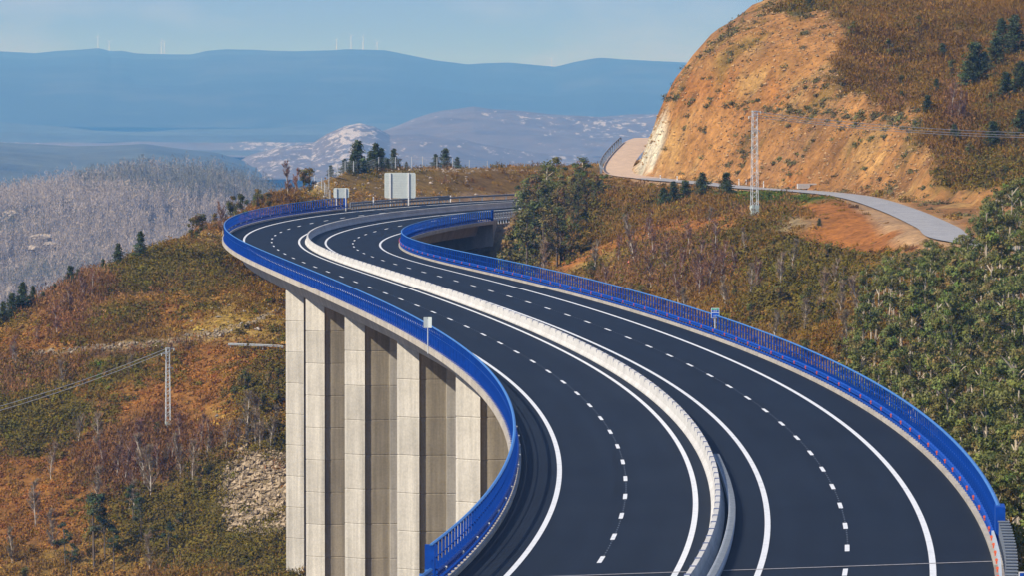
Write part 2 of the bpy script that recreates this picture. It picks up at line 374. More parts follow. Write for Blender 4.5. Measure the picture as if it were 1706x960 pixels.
# blobs of ground cover by where they lie on the slopes
PAL = dict(rust=(0.246, 0.115, 0.028), olive=(0.116, 0.091, 0.017), brown=(0.165, 0.098, 0.026), purple=(0.143, 0.076, 0.032), tan=(0.360, 0.242, 0.065), green=(0.075, 0.116, 0.017), dry=(0.203, 0.128, 0.032), cut=(0.325, 0.160, 0.050), pale=(0.440, 0.301, 0.108), redsoil=(0.340, 0.131, 0.030), scree=(0.300, 0.228, 0.115), darkg=(0.060, 0.068, 0.020))
BL = [  # px, py, rx, ry, kind, weight
    (60, 860, 120, 40, 'rust', 1.3), (30, 780, 90, 50, 'rust', 1), (330, 650, 40, 60, 'rust', 1.8), (250, 640, 60, 40, 'rust', 1.1), (390, 590, 60, 30, 'rust', 1.2), (290, 520, 60, 25, 'rust', .9), (400, 365, 60, 25, 'rust', 1.3), (330, 400, 50, 15, 'tan', 1.2), (60, 580, 60, 25, 'rust', .9),
    (110, 520, 40, 30, 'purple', 1.6), (160, 470, 30, 20, 'purple', 1.4), (20, 640, 60, 40, 'purple', .8), (200, 780, 60, 50, 'purple', 1.1), (250, 740, 60, 50, 'purple', 1.), (310, 740, 80, 40, 'purple', 1), (480, 290, 14, 14, 'purple', 1.5),
    (230, 450, 110, 35, 'olive', 1.5), (70, 690, 110, 45, 'olive', 1.3), (60, 740, 60, 30, 'olive', 1.), (220, 610, 60, 30, 'olive', .8), (280, 850, 110, 50, 'olive', 1.2), (400, 900, 160, 40, 'olive', 1.4), (330, 820, 40, 60, 'olive', 1.3), (430, 640, 50, 50, 'olive', 1.), (170, 630, 30, 15, 'green', 1.),
    (400, 540, 90, 40, 'tan', 1.3), (440, 520, 50, 30, 'green', .5), (350, 690, 40, 20, 'tan', 1.), (370, 560, 70, 12, 'scree', 1.), (240, 578, 60, 7, 'scree', 1.2), (455, 745, 40, 12, 'olive', 1.2),
    (425, 830, 55, 75, 'scree', 3.5), (440, 905, 40, 20, 'olive', 1.2), (500, 310, 60, 20, 'tan', .9), (540, 320, 25, 25, 'tan', 1.), (460, 330, 40, 20, 'brown', 1),
    (640, 310, 120, 20, 'dry', 1.6), (620, 292, 50, 8, 'olive', 1.4), (820, 305, 90, 15, 'brown', 1.2), (800, 325, 90, 8, 'tan', .6),
    (850, 400, 18, 40, 'scree', 2), (1000, 425, 80, 30, 'tan', .8), (1080, 400, 80, 30, 'purple', .35), (1150, 450, 80, 40, 'purple', .6), (1020, 470, 60, 20, 'purple', .4), (1000, 380, 80, 40, 'brown', .8), (1120, 430, 60, 30, 'olive', .6), (960, 380, 100, 60, 'olive', .9), (1350, 480, 100, 80, 'olive', 1.3), (1400, 560, 60, 60, 'brown', 1), (1200, 500, 60, 30, 'brown', 1),
    (1290, 330, 80, 12, 'green', 2.4), (1210, 318, 60, 8, 'green', 1.5), (1450, 385, 90, 28, 'redsoil', 3), (1380, 345, 60, 14, 'redsoil', 1.5), (1330, 372, 60, 14, 'scree', 1.), (1150, 325, 80, 12, 'brown', 1.), (1400, 402, 40, 12, 'redsoil', 1),
    (1560, 60, 200, 90, 'brown', 1.2), (1600, 200, 100, 80, 'brown', 1.1), (1500, 90, 60, 60, 'olive', .7), (1660, 180, 60, 100, 'olive', 1.), (1590, 180, 24, 36, 'purple', 1.5), (1350, 20, 80, 20, 'olive', .7), (1640, 280, 40, 30, 'olive', .8),
]
KIND = ['rust', 'olive', 'brown', 'purple', 'tan', 'green', 'dry', 'cut', 'pale', 'redsoil', 'scree', 'darkg']
PATHS = [([(935, 442), (1000, 418), (1072, 394), (1112, 381), (1210, 367)], 13, 'redsoil', 4.), ([(960, 447), (1030, 420), (1085, 400)], 6, 'tan', 2.5),
         ([(60, 590), (140, 584), (250, 575), (340, 560), (420, 540), (470, 515)], 7, 'scree', 2.6), ([(150, 592), (250, 584), (330, 575)], 6, 'purple', 2.), ([(300, 700), (370, 640), (430, 600)], 12, 'rust', 2.2),
         ([(0, 900), (80, 800), (150, 740), (260, 660)], 18, 'rust', 1.6), ([(0, 560), (90, 520), (200, 500), (300, 500)], 14, 'dry', 1.8), ([(380, 760), (330, 840), (300, 930)], 25, 'olive', 1.6), ([(420, 750), (474, 738)], 9, 'olive', 2.5), ([(1450, 112), (1500, 200), (1600, 290)], 9, 'purple', 1.)]
def cover(X, Y, Z):
    """weights of the cover kinds at surface points (...,)"""
    px, py = proj(np.stack([X, Y, Z], -1)); n = {k: np.zeros(X.shape) for k in KIND}
    n['brown'] += .42; n['dry'] += .42 + .5 * sst(.5, .7, fbm(X, Y, 18., 3, 40)); n['olive'] += .05 + .6 * sst(.50, .68, fbm(X, Y, 13., 3, 41)); n['rust'] += .5 * sst(.56, .7, fbm(X, Y, 11., 3, 42)) * (px < 700)
    n['purple'] += .28 * sst(.55, .7, fbm(X, Y, 10., 3, 43))
    wob = .6 + .8 * fbm(X, Y, 6., 4, 44)
    for bx, by, rx, ry, k, w in BL: n[k] += w * 1.6 * np.exp(-(((px - bx) / rx) ** 2 + ((py - by) / ry) ** 2)) * wob
    for pts_, wd, k, w in PATHS:
        dm = np.full(px.shape, 1e9)
        for (x0, y0), (x1, y1) in zip(pts_[:-1], pts_[1:]):
            dx, dy = x1 - x0, y1 - y0; t_ = np.clip(((px - x0) * dx + (py - y0) * dy) / (dx * dx + dy * dy), 0, 1); dm = np.minimum(dm, np.hypot(px - x0 - dx * t_, (py - y0 - dy * t_) * 1.6))
        n[k] += w * np.exp(-(dm / wd) ** 2) * wob
    return n
def cover_col(n):
    t = 0; c = 0
    for k in KIND:
        w = n[k] ** 3; t = t + w; c = c + w[..., None] * np.array(PAL[k])
    return c / t[..., None]
gx = np.arange(-170, 171, 1.5); gy = np.concatenate([np.arange(-80, 300, 4.), np.arange(300, 900, 1.5), np.arange(900, 1150, 5.)])
GX, GY = np.meshgrid(gx, gy)
GZ, CUT, SD, UP, GS, GO, GZR, GI = terrain(GX, GY, True)
col = cover_col(cover(GX, GY, GZ))
cw = np.array(PAL['cut']) * (.75 + .5 * fbm(GX, GY, 7., 4, 50))[..., None]
st = fbm(GX * 2.2, GZ * .5, 6., 4, 51)[..., None]
cw = cw * (.62 + .76 * st); pr = sst(.55, .7, fbm(GX, GZ, 9., 3, 52))[..., None]; cw = cw * (1 - pr * .6) + np.array(PAL['redsoil']) * pr * .6
pl = (sst(.58, .72, fbm(GX + GZ, GY, 8., 3, 53)) * .4)[..., None]; cw = cw * (1 - pl) + np.array(PAL['pale']) * pl
# sprayed concrete face at the corner
pxg, pyg = proj(np.stack([GX, GY, GZ], -1))
sh_ = ((pyg > 202) & (pxg < 1086 + (292 - pyg) * .30 + (fbm(GX, GZ, 3., 3, 55) - .5) * 26) & (pyg < 305))[..., None]
cw = np.where(sh_, np.array([.56, .50, .36]) * (.85 + .3 * st), cw)
sl = fbm(GX * .9 + GZ * 1.4, GY + GZ * .6 - GX * 1.1, 3.2, 4, 57)[..., None]; cw = cw * (.55 + .9 * sl)
sm = sst(.58, .72, fbm(GX * .5 - GZ * .9, GY * .3 + GZ * .2, 2.2, 4, 58))[..., None]; cw = cw * (1 - sm * .45) + np.array([.20, .115, .06]) * sm * .45
gr = (sst(.60, .68, fbm(GX, GY, 5., 3, 54)) * (SD > 9))[..., None] * .6
cw = cw * (1 - gr) + np.array(PAL['olive']) * gr
col = np.where(CUT[..., None], cw, col)
bench = ((SD < 5.) & ~CUT)[..., None]; col = np.where(bench, np.array([.42, .26, .13]), col)
verge = ((np.abs(GO) < 16) & ((GS > SB) | (GS < SA)))[..., None]; col = np.where(verge, np.array([.26, .17, .09]), col)
# let the sheet sink to the valley floor at its rim
VF = -150.
rim = np.maximum.reduce([sst(120, 168, np.abs(GX)) * (GY > 60), sst(960, 1130, GY)]); GZ2 = GZ * (1 - rim) + (VF - 1) * rim
link('ground', gridmesh('ground', np.stack([GX, GY, GZ2], -1), col), M['ground'], kind='structure')
def tz(x, y):
    """height of the built sheet"""
    i = np.clip(np.searchsorted(gy, y) - 1, 0, len(gy) - 2); j = np.clip(np.searchsorted(gx, x) - 1, 0, len(gx) - 2)
    u = (x - gx[j]) / (gx[j + 1] - gx[j]); v = (y - gy[i]) / (gy[i + 1] - gy[i])
    return GZ2[i, j] * (1 - u) * (1 - v) + GZ2[i, j + 1] * u * (1 - v) + GZ2[i + 1, j] * (1 - u) * v + GZ2[i + 1, j + 1] * u * v
tzf = lambda x, y: float(tz(np.array([x]), np.array([y]))[0])
def hit(px, py, y0=120, y1=1000):
    """where the sight line of a photo pixel meets the ground"""
    Y = np.arange(y0, y1, .5); d = P(px, py, 1.)
    z = tz(d[0] * Y, Y) - d[2] * Y; k = np.nonzero(z > 0)[0]
    if not len(k): return None
    return np.array([d[0] * Y[k[0]], Y[k[0]], d[2] * Y[k[0]]])

# ------------------------------------------------------------------ far land
vf = np.array([[[x, y, VF] for x in np.linspace(-28000, 28000, 9)] for y in np.linspace(-6000, 42000, 9)])
link('valley_floor', gridmesh('valley_floor', vf, np.ones(vf.shape) * np.array([.07, .07, .05])), M['hills'], kind='structure')
def hillband(name, sil, Yc, Yf, zf, back, colf, nx=420, ny=70, x0=-500, x1=2200, rough=.02, seed=1, shape=1., zone=None):
    sil = np.array(sil, float); px = np.linspace(x0, x1, nx); py = np.interp(px, sil[:, 0], sil[:, 1])
    Yc = np.interp(px, *np.array(Yc, float).T) if not np.isscalar(Yc) else np.full(nx, Yc)
    t = np.concatenate([np.linspace(0, 1, ny), [1.03, 1.08, 1.2, 1.5]])
    T, PX = np.meshgrid(t, px, indexing='ij'); YC = np.broadcast_to(Yc, T.shape)
    ZC = -(np.broadcast_to(py, T.shape) - HOR) / F * YC
    tt = np.clip(T, 0, 1); Y = Yf + (YC - Yf) * tt + (T > 1) * (T - 1) * (YC - Yf) * back
    Z = zf + (ZC - zf) * np.sin(tt * math.pi / 2) ** shape - (T > 1) * (T - 1) * 2 * (ZC - zf)
    X = (PX - CX) / F * Y * 1.0
    hgt = (YC - Yf)
    am = np.sin(np.clip(T, 0, 1) * math.pi) ** .7
    Z = Z + hgt * rough * ((fbm(X, Y, hgt * .35, 5, seed) - .5) * 2 * am + (fbm(X, Y, hgt * .05, 3, seed + 9) - .5) * .16)
    V = np.stack([X, Y, Z], -1)
    me = gridmesh(name, V, colf(X, Y, Z, PX))
    if zone is not None: za = me.attributes.new('Zone', 'FLOAT', 'POINT'); za.data.foreach_set('value', zone(X, Y, Z, PX).reshape(-1).astype(np.float32))
    link(name, me, M['rocky'] if zone is not None else M['hills'], kind='structure')
    return V
def c_dark(X, Y, Z, PX):
    w = fbm(X, Y, 500., 5, 61)[..., None]; return np.array([.020, .028, .026]) * (.8 + .5 * w) + np.array([.02, .02, .015]) * sst(.55, .7, fbm(X, Y, 260., 3, 62))[..., None]
hillband('far_ridge', [(-500, 104), (-100, 98), (0, 93), (60, 96), (100, 91), (165, 85), (185, 90), (205, 89), (225, 92), (320, 92), (345, 86), (380, 83), (500, 84), (580, 82), (640, 85), (680, 93), (730, 102), (780, 113), (850, 113), (925, 119), (960, 110), (1000, 103), (1045, 103), (1150, 109), (1400, 104), (2200, 100)], 22500, 15500, -120, 1., c_dark, seed=3, rough=.012, shape=.8)
hillband('middle_ridge', [(-500, 196), (0, 200), (160, 212), (330, 212), (450, 210), (600, 204), (700, 208), (800, 196), (900, 205), (1100, 190), (1500, 200), (2200, 190)], 16500, 12500, -135, 1., lambda X, Y, Z, PX: np.array([.05, .065, .06]) * (.6 + .9 * fbm(X, Y, 160., 5, 65))[..., None], seed=13, rough=.012)
hillband('valley_slope', [(-500, 228), (0, 236), (120, 244), (240, 240), (360, 256), (430, 276), (500, 320), (700, 500), (2200, 900)], 9000, 3700, -149, 1., lambda X, Y, Z, PX: np.array([.075, .085, .06]) * (.5 + 1.1 * fbm(X, Y, 90., 5, 66))[..., None], seed=15, rough=.014)
def c_rock(X, Y, Z, PX):
    return np.array([.10, .085, .075]) * (.75 + .5 * fbm(X, Y, 120., 4, 71))[..., None]
def z_rock(X, Y, Z, PX):
    return .55 * (fbm(X, Y, 320., 4, 73) - .5) * 2 + .75 * np.exp(-((PX - 590) / 45) ** 2) + .45 * np.exp(-((PX - 450) / 70) ** 2) + .35 * np.exp(-((PX - 1020) / 110) ** 2) - .1
hillband('rocky_hill', [(-500, 420), (300, 330), (370, 282), (420, 258), (470, 243), (520, 238), (545, 222), (575, 208), (600, 203), (625, 210), (650, 226), (700, 225), (760, 230), (850, 250), (1000, 262), (1200, 258), (2200, 260)], 9500, 7500, -140, 1., c_rock, nx=1100, ny=160, seed=23, rough=.028, zone=z_rock)
hillband('rocky_slope', [(-500, 320), (480, 300), (560, 250), (640, 216), (690, 197), (740, 184), (790, 178), (850, 184), (920, 190), (1000, 193), (1080, 190), (1150, 182), (1300, 180), (2200, 180)], 11500, 9600, -132, 1., c_rock, nx=1100, ny=160, seed=33, rough=.028, zone=z_rock)
def c_wood(X, Y, Z, PX):
    return np.array([.10, .085, .065]) * (.7 + .6 * fbm(X, Y, 30., 4, 81))[..., None]
WV = hillband('wooded_hill', [(-500, 360), (0, 338), (60, 330), (110, 320), (170, 309), (215, 300), (245, 296), (270, 303), (310, 300), (360, 306), (400, 318), (440, 330), (480, 356), (560, 430), (800, 580), (2200, 900)], 3300, 2400, -144, 1., c_wood, nx=500, ny=120, seed=43, rough=.035)

# ------------------------------------------------------------------ foliage builders
def leaves(cent, size, n, flat=.0):
    """n random triangles round each centre; cent (m,3), size (m,) spread radius; returns tris (m*n,3,3)"""
    m = len(cent); return m
def rand_tris(c, r, rz=None):
    """one triangle at each c (k,3) of size r (k,)"""
    k = len(c); a = rng.normal(size=(k, 3)); a /= np.linalg.norm(a, axis=1, keepdims=True); b = rng.normal(size=(k, 3)); b -= (a * b).sum(1, keepdims=True) * a; b /= np.linalg.norm(b, axis=1, keepdims=True)
    r = np.asarray(r)[:, None]
    return np.stack([c + a * r, c - a * r * .5 + b * r * .8, c - a * r * .5 - b * r * .8], 1)
def out_tris(c, r, nrm, jit=.55):
    k = len(c); n = nrm / (np.linalg.norm(nrm, axis=1, keepdims=True) + 1e-9) + rng.normal(size=(k, 3)) * jit; n /= np.linalg.norm(n, axis=1, keepdims=True)
    a = rng.normal(size=(k, 3)); a -= (a * n).sum(1, keepdims=True) * n; a /= np.linalg.norm(a, axis=1, keepdims=True); b = np.cross(n, a); r = np.asarray(r)[:, None]
    return np.stack([c + a * r, c - a * r * .5 + b * r * .8, c - a * r * .5 - b * r * .8], 1)
def scrub(name, X, Y, R, Hh, colr, n, leafr, up=.0, label=None, **kw):
    m = len(X); Z = tz(X, Y); c = np.stack([X, Y, Z], 1)
    d = rng.normal(size=(m, n, 3)); d /= np.linalg.norm(d, axis=2, keepdims=True); d[..., 2] = np.abs(d[..., 2]); rr = rng.random((m, n, 1)) ** .45
    lump = 1 + .35 * np.sin(d[..., 0:1] * 5 + X[:, None, None]) * np.cos(d[..., 1:2] * 4 + Y[:, None, None])
    q = c[:, None] + d * rr * lump * np.stack([R, R, Hh], 1)[:, None] - np.array([0, 0, .15])
    q = q.reshape(-1, 3)
    lr = np.repeat(leafr * (.6 + .8 * rng.random(m)), n) * (.6 + .8 * rng.random(m * n))
    T = out_tris(q, lr, d.reshape(-1, 3) + [0, 0, .35], .5)
    cc = np.repeat(colr, n, 0) * (.84 + .32 * rng.random((m * n, 1)))
    return T, cc
def pick_cover(X, Y):
    Z = tz(X, Y); n = cover(X, Y, Z); w = np.stack([n[k] ** 2.2 for k in KIND], 1); w /= w.sum(1, keepdims=True)
    u = rng.random(len(X))[:, None]; return (np.cumsum(w, 1) < u).sum(1)
BCOL = dict(rust=(0.336, 0.150, 0.034), olive=(0.146, 0.112, 0.016), brown=(0.240, 0.132, 0.026), purple=(0.254, 0.130, 0.050), tan=(0.427, 0.280, 0.063), green=(0.100, 0.137, 0.016), dry=(0.331, 0.188, 0.039), cut=(0.204, 0.157, 0.033), pale=(0.204, 0.157, 0.033), redsoil=(0.326, 0.167, 0.036), scree=(0.265, 0.196, 0.059), darkg=(0.071, 0.088, 0.020))
PROB = dict(rust=.95, olive=1., brown=1., purple=.95, tan=.75, green=.45, dry=.9, cut=.1, pale=.1, redsoil=.06, scree=.06, darkg=1)
HGT = dict(rust=.5, olive=1.0, brown=1.0, purple=1.7, tan=.4, green=.5, dry=.6, cut=.4, pale=.4, redsoil=.4, scree=.5, darkg=1.5)
def scatter(n, x0, x1, y0, y1):
    X = rng.uniform(x0, x1, n); Y = rng.uniform(y0, y1, n)
    s, o = road_so(X, Y); Z = tz(X, Y)
    px, py = proj(np.stack([X, Y, Z], 1))
    zr = np.interp(s, SS, RZ)
    ok = (px > -120) & (px < 1900) & (py > -60) & (py < 1010)
    ok &= ~((np.abs(o) < 14.5) & ((s > SB - 6) | (s < SA + 10)))
    ok &= ~((np.abs(o) < 13.) & (Z > zr - 4.2)); ok &= ~((o < -14) & (o > -40) & (s > SB) & (rng.random(n) < .65))
    return X[ok], Y[ok]
def near_sr(X, Y):
    d = np.full(len(X), 1e9); sd = np.zeros(len(X)); tg = np.gradient(SRD, axis=0)
    dx = X[:, None] - SRD[None, :, 0]; dy = Y[:, None] - SRD[None, :, 1]; d2 = dx ** 2 + dy ** 2; i = d2.argmin(1); r = np.arange(len(i))
    return np.sqrt(d2[r, i]), (tg[i, 0] * dy[r, i] - tg[i, 1] * dx[r, i]) > 0
def on_cut(X, Y):
    i = np.clip(np.searchsorted(gy, Y) - 1, 0, len(gy) - 2); j = np.clip(np.searchsorted(gx, X) - 1, 0, len(gx) - 2)
    return CUT[i, j]
XS, YS = [], []
for n, a in ((38000, (-78, -8, 470, 775)), (30000, (-5, 62, 330, 760)), (3500, (-45, 40, 755, 900)), (17000, (25, 100, 600, 860))):
    x, y = scatter(n, *a); XS.append(x); YS.append(y)
X = np.concatenate(XS); Y = np.concatenate(YS)
d, upm = near_sr(X, Y); oc = on_cut(X, Y)
kd = pick_cover(X, Y)
pr = np.array([PROB[k] for k in KIND])[kd]; pr = np.where(oc, .035 + .25 * sst(.6, .68, fbm(X, Y, 5., 3, 54)) + .55 * np.exp(-((proj(np.stack([X, Y, tz(X, Y)], 1))[1] - 178 - (proj(np.stack([X, Y, tz(X, Y)], 1))[0] - 1270) * .10) / 8) ** 2), pr); pr = np.where(d < 4.2, 0, pr)
keep = rng.random(len(X)) < pr; X, Y, kd, oc = X[keep], Y[keep], kd[keep], oc[keep]
hg = np.array([HGT[k] for k in KIND])[kd] * (.55 + .9 * rng.random(len(X))); bc = np.array([BCOL[k] for k in KIND])[kd]
hg = np.where((d[keep] < 11) & ~upm[keep], hg * .4, hg); hg = np.where(oc, .35 + .35 * rng.random(len(X)), hg); bc = np.where(oc[:, None], np.array([.15, .13, .05]), bc)
big = (upm_ := (X > 30)) & (Y > 640) & ~oc; hg = np.where(big, hg * 1.1 + .2, hg)
R = hg * (.8 + .5 * rng.random(len(X))) + .25
bc = bc * (.74 + .5 * rng.random((len(X), 1))) * (1 + .06 * rng.normal(size=(len(X), 3))) * (.7 + .6 * fbm(X, Y, 7., 3, 47))[:, None]
bc = np.clip(bc, .01, .6)
isbare = np.isin(kd, [KIND.index('purple'), KIND.index('brown')]) & ~oc
isfern = np.isin(kd, [KIND.index(k) for k in ('rust', 'tan', 'dry', 'redsoil', 'scree', 'pale', 'cut')]) & ~isbare
isgreen = ~isbare & ~isfern
for nm, msk, n, lr in (('bare_brush', isbare, 95, .20), ('bracken', isfern, 44, .135), ('gorse_scrub', isgreen, 95, .14)):
    T, cc = scrub(nm, X[msk], Y[msk], R[msk], hg[msk], bc[msk], n, lr)
    if nm == 'bare_brush':      # twiggy: long thin slivers standing up
        mid = T.mean(1); L = (.25 + .4 * rng.random((len(T), 1))); dr = rng.normal(size=(len(T), 3)) * .55 + [0, 0, 1]; dr /= np.linalg.norm(dr, axis=1, keepdims=True)
        sd = rng.normal(size=(len(T), 3)) * .045
        T = np.stack([mid - dr * L * .5 - sd, mid - dr * L * .5 + sd, mid + dr * L * .5], 1)
    link(nm, trimesh(nm, T, cc), M['scrub'], kind='stuff', label={'bare_brush': 'leafless purplish brown brushwood over the hillsides', 'bracken': 'rust and straw coloured dead bracken and grass on the slopes', 'gorse_scrub': 'olive green gorse and heather scrub covering the hillsides'}[nm])
# stones on the slopes, cutting and scree
def stones(name, n, px0, px1, py0, py1, kinds, smin, smax, colr, label, Yr=(450, 900), Xr=(-75, 95)):
    m = 0; Ts = []; cs = []
    X = rng.uniform(*Xr, n * 30); Y = rng.uniform(*Yr, n * 30); Z = tz(X, Y); px, py = proj(np.stack([X, Y, Z], 1))
    ok = (px > px0) & (px < px1) & (py > py0) & (py < py1); X, Y, Z = X[ok], Y[ok], Z[ok]
    if kinds == 'cut': ok = on_cut(X, Y)
    else:
        nn = cover(X, Y, Z); ok = nn[kinds] / sum(nn.values()) > .3
        s, o = road_so(X, Y); ok &= (np.abs(o) > 14) | (Z < np.interp(s, SS, RZ) - 8)
    X, Y, Z = X[ok][:n], Y[ok][:n], Z[ok][:n]; k = len(X); sz = smin * (smax / smin) ** (rng.random(k) ** 1.8)
    oc = np.array([[1, 0, 0], [-1, 0, 0], [0, 1, 0], [0, -1, 0], [0, 0, 1], [0, 0, -1]], float); fc = np.array([[0, 2, 4], [2, 1, 4], [1, 3, 4], [3, 0, 4], [2, 0, 5], [1, 2, 5], [3, 1, 5], [0, 3, 5]])
    v = oc[None] * sz[:, None, None] * (.6 + .6 * rng.random((k, 6, 1))) + rng.normal(size=(k, 6, 3)) * sz[:, None, None] * .15; v[..., 2] *= .7
    v = v + np.stack([X, Y, Z + sz * .2], 1)[:, None]
    T = v[:, fc].reshape(-1, 3, 3); cc = np.repeat(np.array(colr)[None] * (.45 + .75 * rng.random((k, 1))), 8, 0)
    link(name, trimesh(name, T, cc), M['scrub'], kind='stuff', label=label)
stones('scree_stones', 4200, 340, 480, 560, 960, 'scree', .08, .6, (.44, .34, .22), 'pale loose stones of the scree patch beside the leftmost pier', (530, 582), (-37, -23))
stones('track_stones', 1300, 40, 480, 500, 620, 'scree', .10, .45, (.38, .31, .22), 'pale broken rock along the old track on the left hillside', (570, 650), (-66, -24))
stones('cutting_rubble', 7000, 1000, 1706, 0, 420, 'cut', .08, .36, (.44, .28, .13), 'small loose stones scattered on the orange cutting face', (640, 790), (12, 78))
stones('slope_stones', 500, 0, 900, 280, 960, 'tan', .12, .5, (.52, .48, .42), 'scattered pale stones in the grass')
stones('mound_stones', 700, 500, 900, 280, 345, 'dry', .12, .4, (.46, .38, .30), 'scattered pale stones on the earth mound', (740, 900))

# far wood: thousands of bare pale trees on the wooded hill
n = 13000
ii = rng.integers(12, 120, n); jj = rng.integers(60, 260, n)
bp = WV[ii, jj] + rng.normal(size=(n, 3)) * [2.5, 5, 0]
px, py = proj(bp); ok = (px > -40) & (px < 640) & (py < 560); bp = bp[ok]; n = len(bp)
grp = fbm(bp[:, 0], bp[:, 1], 45., 4, 90)
h = (8 + 8 * rng.random(n)) * (.35 + 1.3 * grp); per = 40
t = rng.random((n, per)) ** .8; ang = rng.random((n, per)) * 6.28; rad = np.sqrt(np.clip(1 - (2 * t - .95) ** 2, .02, 1)) * h[:, None] * .17 * rng.random((n, per)) ** .5
q = bp[:, None] + np.stack([np.cos(ang) * rad, np.sin(ang) * rad, (.05 + .85 * t) * h[:, None]], -1)
dr = rng.normal(size=(n, per, 3)) * .55 + [0, 0, .8]; L = (.2 + .6 * rng.random((n, per, 1)))
sd = np.stack([.07 + .12 * rng.random((n, per)), rng.normal(size=(n, per)) * .2, np.zeros((n, per))], -1)
T = np.stack([q - dr * L - sd, q - dr * L + sd, q + dr * L], 2).reshape(-1, 3, 3)
dk = fbm(bp[:, 0], bp[:, 1], 110., 3, 91) + rng.normal(size=n) * .05
pal = np.where((dk > .60)[:, None], np.array([.17, .17, .12]), np.array([.42, .35, .28])) * (.8 + .4 * rng.random((n, 1)))
pal = np.repeat(pal, per, 0) * (.8 + .4 * rng.random((n * per, 1)))
tw = np.stack([bp - [.10, 0, 0], bp + [.10, 0, 0], bp + np.stack([0 * h, 0 * h, h * .8], 1)], 1)
link('far_wood', trimesh('far_wood', np.concatenate([T, tw]), np.concatenate([pal, np.full((n, 3), .40) * [1, .9, .78]])), M['scrub'], kind='stuff', label='pale leafless wood covering the hazy hill across the valley')
exec_rocks = [(20, 365, 14, 8), (75, 400, 22, 6), (60, 420, 10, 5), (85, 415, 12, 5), (215, 315, 10, 9), (210, 330, 8, 7), (5, 395, 6, 4), (18, 495, 8, 14)]
def rock_mesh(r, seed):
    g = np.random.default_rng(seed); mb = MB(); nu, nv = 14, 8; vs = []
    for j in range(nv + 1):
        for i in range(nu):
            a = i / nu * 2 * math.pi; e = -math.pi / 2 + j / nv * math.pi
            k = .75 + .35 * g.random(); vs.append((r[0] * k * math.cos(e) * math.cos(a), r[1] * k * math.cos(e) * math.sin(a), r[2] * k * math.sin(e)))
    fs = [(j * nu + i, j * nu + (i + 1) % nu, (j + 1) * nu + (i + 1) % nu, (j + 1) * nu + i) for j in range(nv) for i in range(nu)]
    mb.add(vs, fs); return mb
rl = ['pale rock outcrop high at the left edge of the wooded hill', 'long pale rock shelf among the grey trees of the wooded hill', 'small pale rock under the long rock shelf', 'pale slab at the right end of the long rock shelf', 'upper of two bluish white rocks high in the wooded hill', 'lower of two bluish white rocks high in the wooded hill', 'small pale rock at the left frame edge on the wooded hill', 'upright pale rock low at the left edge above the conifers']
for k, (x, y, rx, ry) in enumerate(exec_rocks):
    # nearest wooded hill vertex in the photo
    qx, qy = proj(WV[:118]); i = ((qx - x) ** 2 + (qy - y) ** 2).argmin(); p = WV[:118].reshape(-1, 3)[i]
    o = rock_mesh((rx / F * p[1], 5, ry / F * p[1]), k).build('rock_outcrop', M['rock']); o.location = p + [0, -8, 2.5]; tag(o, rl[k], 'rock', 'rock outcrops on the wooded hill')
# ------------------------------------------------------------------ road surface and markings
oc_ = np.linspace(LK - .02, RK + .02, 73); sS = np.arange(S0, S1 + .1, 2.5); Vr = np.stack([road(sS, o) for o in oc_], 1)
OO, SG = np.meshgrid(oc_, sS); trk = 0
for c_ in (-W / 2 - 1.75, -W / 2 + 1.75, W / 2 - 1.75, W / 2 + 1.75):
    for e in (-.85, .85): trk = trk + np.exp(-((OO - c_ - e) / .38) ** 2)
pav = sum((np.abs(OO - c_) < .2) * .10 for c_ in (-W / 2 - .35, W / 2 - .35, -8.9, 8.9))
vr = 1 + .16 * trk * (.5 + fbm(SG, OO * 9, 40., 3, 101)) + .34 * (fbm(SG, OO * 12, 22., 4, 102) - .5) - pav - .10 * sst(.6, .75, fbm(SG * .4, OO * 5, 7., 3, 103))
link('road', gridmesh('road', Vr, np.repeat(vr[..., None], 3, 2)), M['asphalt'], kind='structure')
mk = MB()
def lineo(o, w, s0, s1): strip(mk, [(o - w / 2, .012), (o + w / 2, .012)], s0, s1, 2.5, closed=False)
for o in (-W / 2 - 3.5, -W / 2 + 3.5, W / 2 - 3.5, W / 2 + 3.5): lineo(o, .26, S0, S1)
for o, ph in ((-W / 2, 43.944), (W / 2, 33.562)):
    # dashes are spaced 12.5 m along their own lane line
    L = np.concatenate([[0], np.cumsum(np.linalg.norm(np.diff(road(SS, o), axis=0), axis=1))]); base = L[i0] + ph - 12.5 * 5
    t = base
    while t < L[-1] - 4:
        if t > 2:
            a = np.interp(t - 1.75, L, SS); b_ = np.interp(t + 1.75, L, SS); strip(mk, [(o - .10, .012), (o + .10, .012)], a, b_, 1., closed=False)
        t += 12.5
mk.build('lane_marking', M['paint'], kind='structure')
jt = MB()
for s in (36., 589.): strip(jt, [(LK, .022), (-.8, .022)], s, s + .3, .3, closed=False); strip(jt, [(.1, .022), (RK, .022)], s, s + .3, .3, closed=False)
jt.build('expansion_joint', simple('joint_steel', (.30, .28, .27), .6, .3, 6.), kind='structure')
seam = MB()
for o in (-W / 2 + .02, W / 2 + .02):
    s = 45.
    while s < 330: strip(seam, [(o - .03, .010), (o + .03, .010)], s, s + .5, .5, closed=False); s += 1.3
seam.build('marking_guide_dots', simple('faint_guide_paint', (.10, .12, .15), .7, .2, 5.), kind='structure')

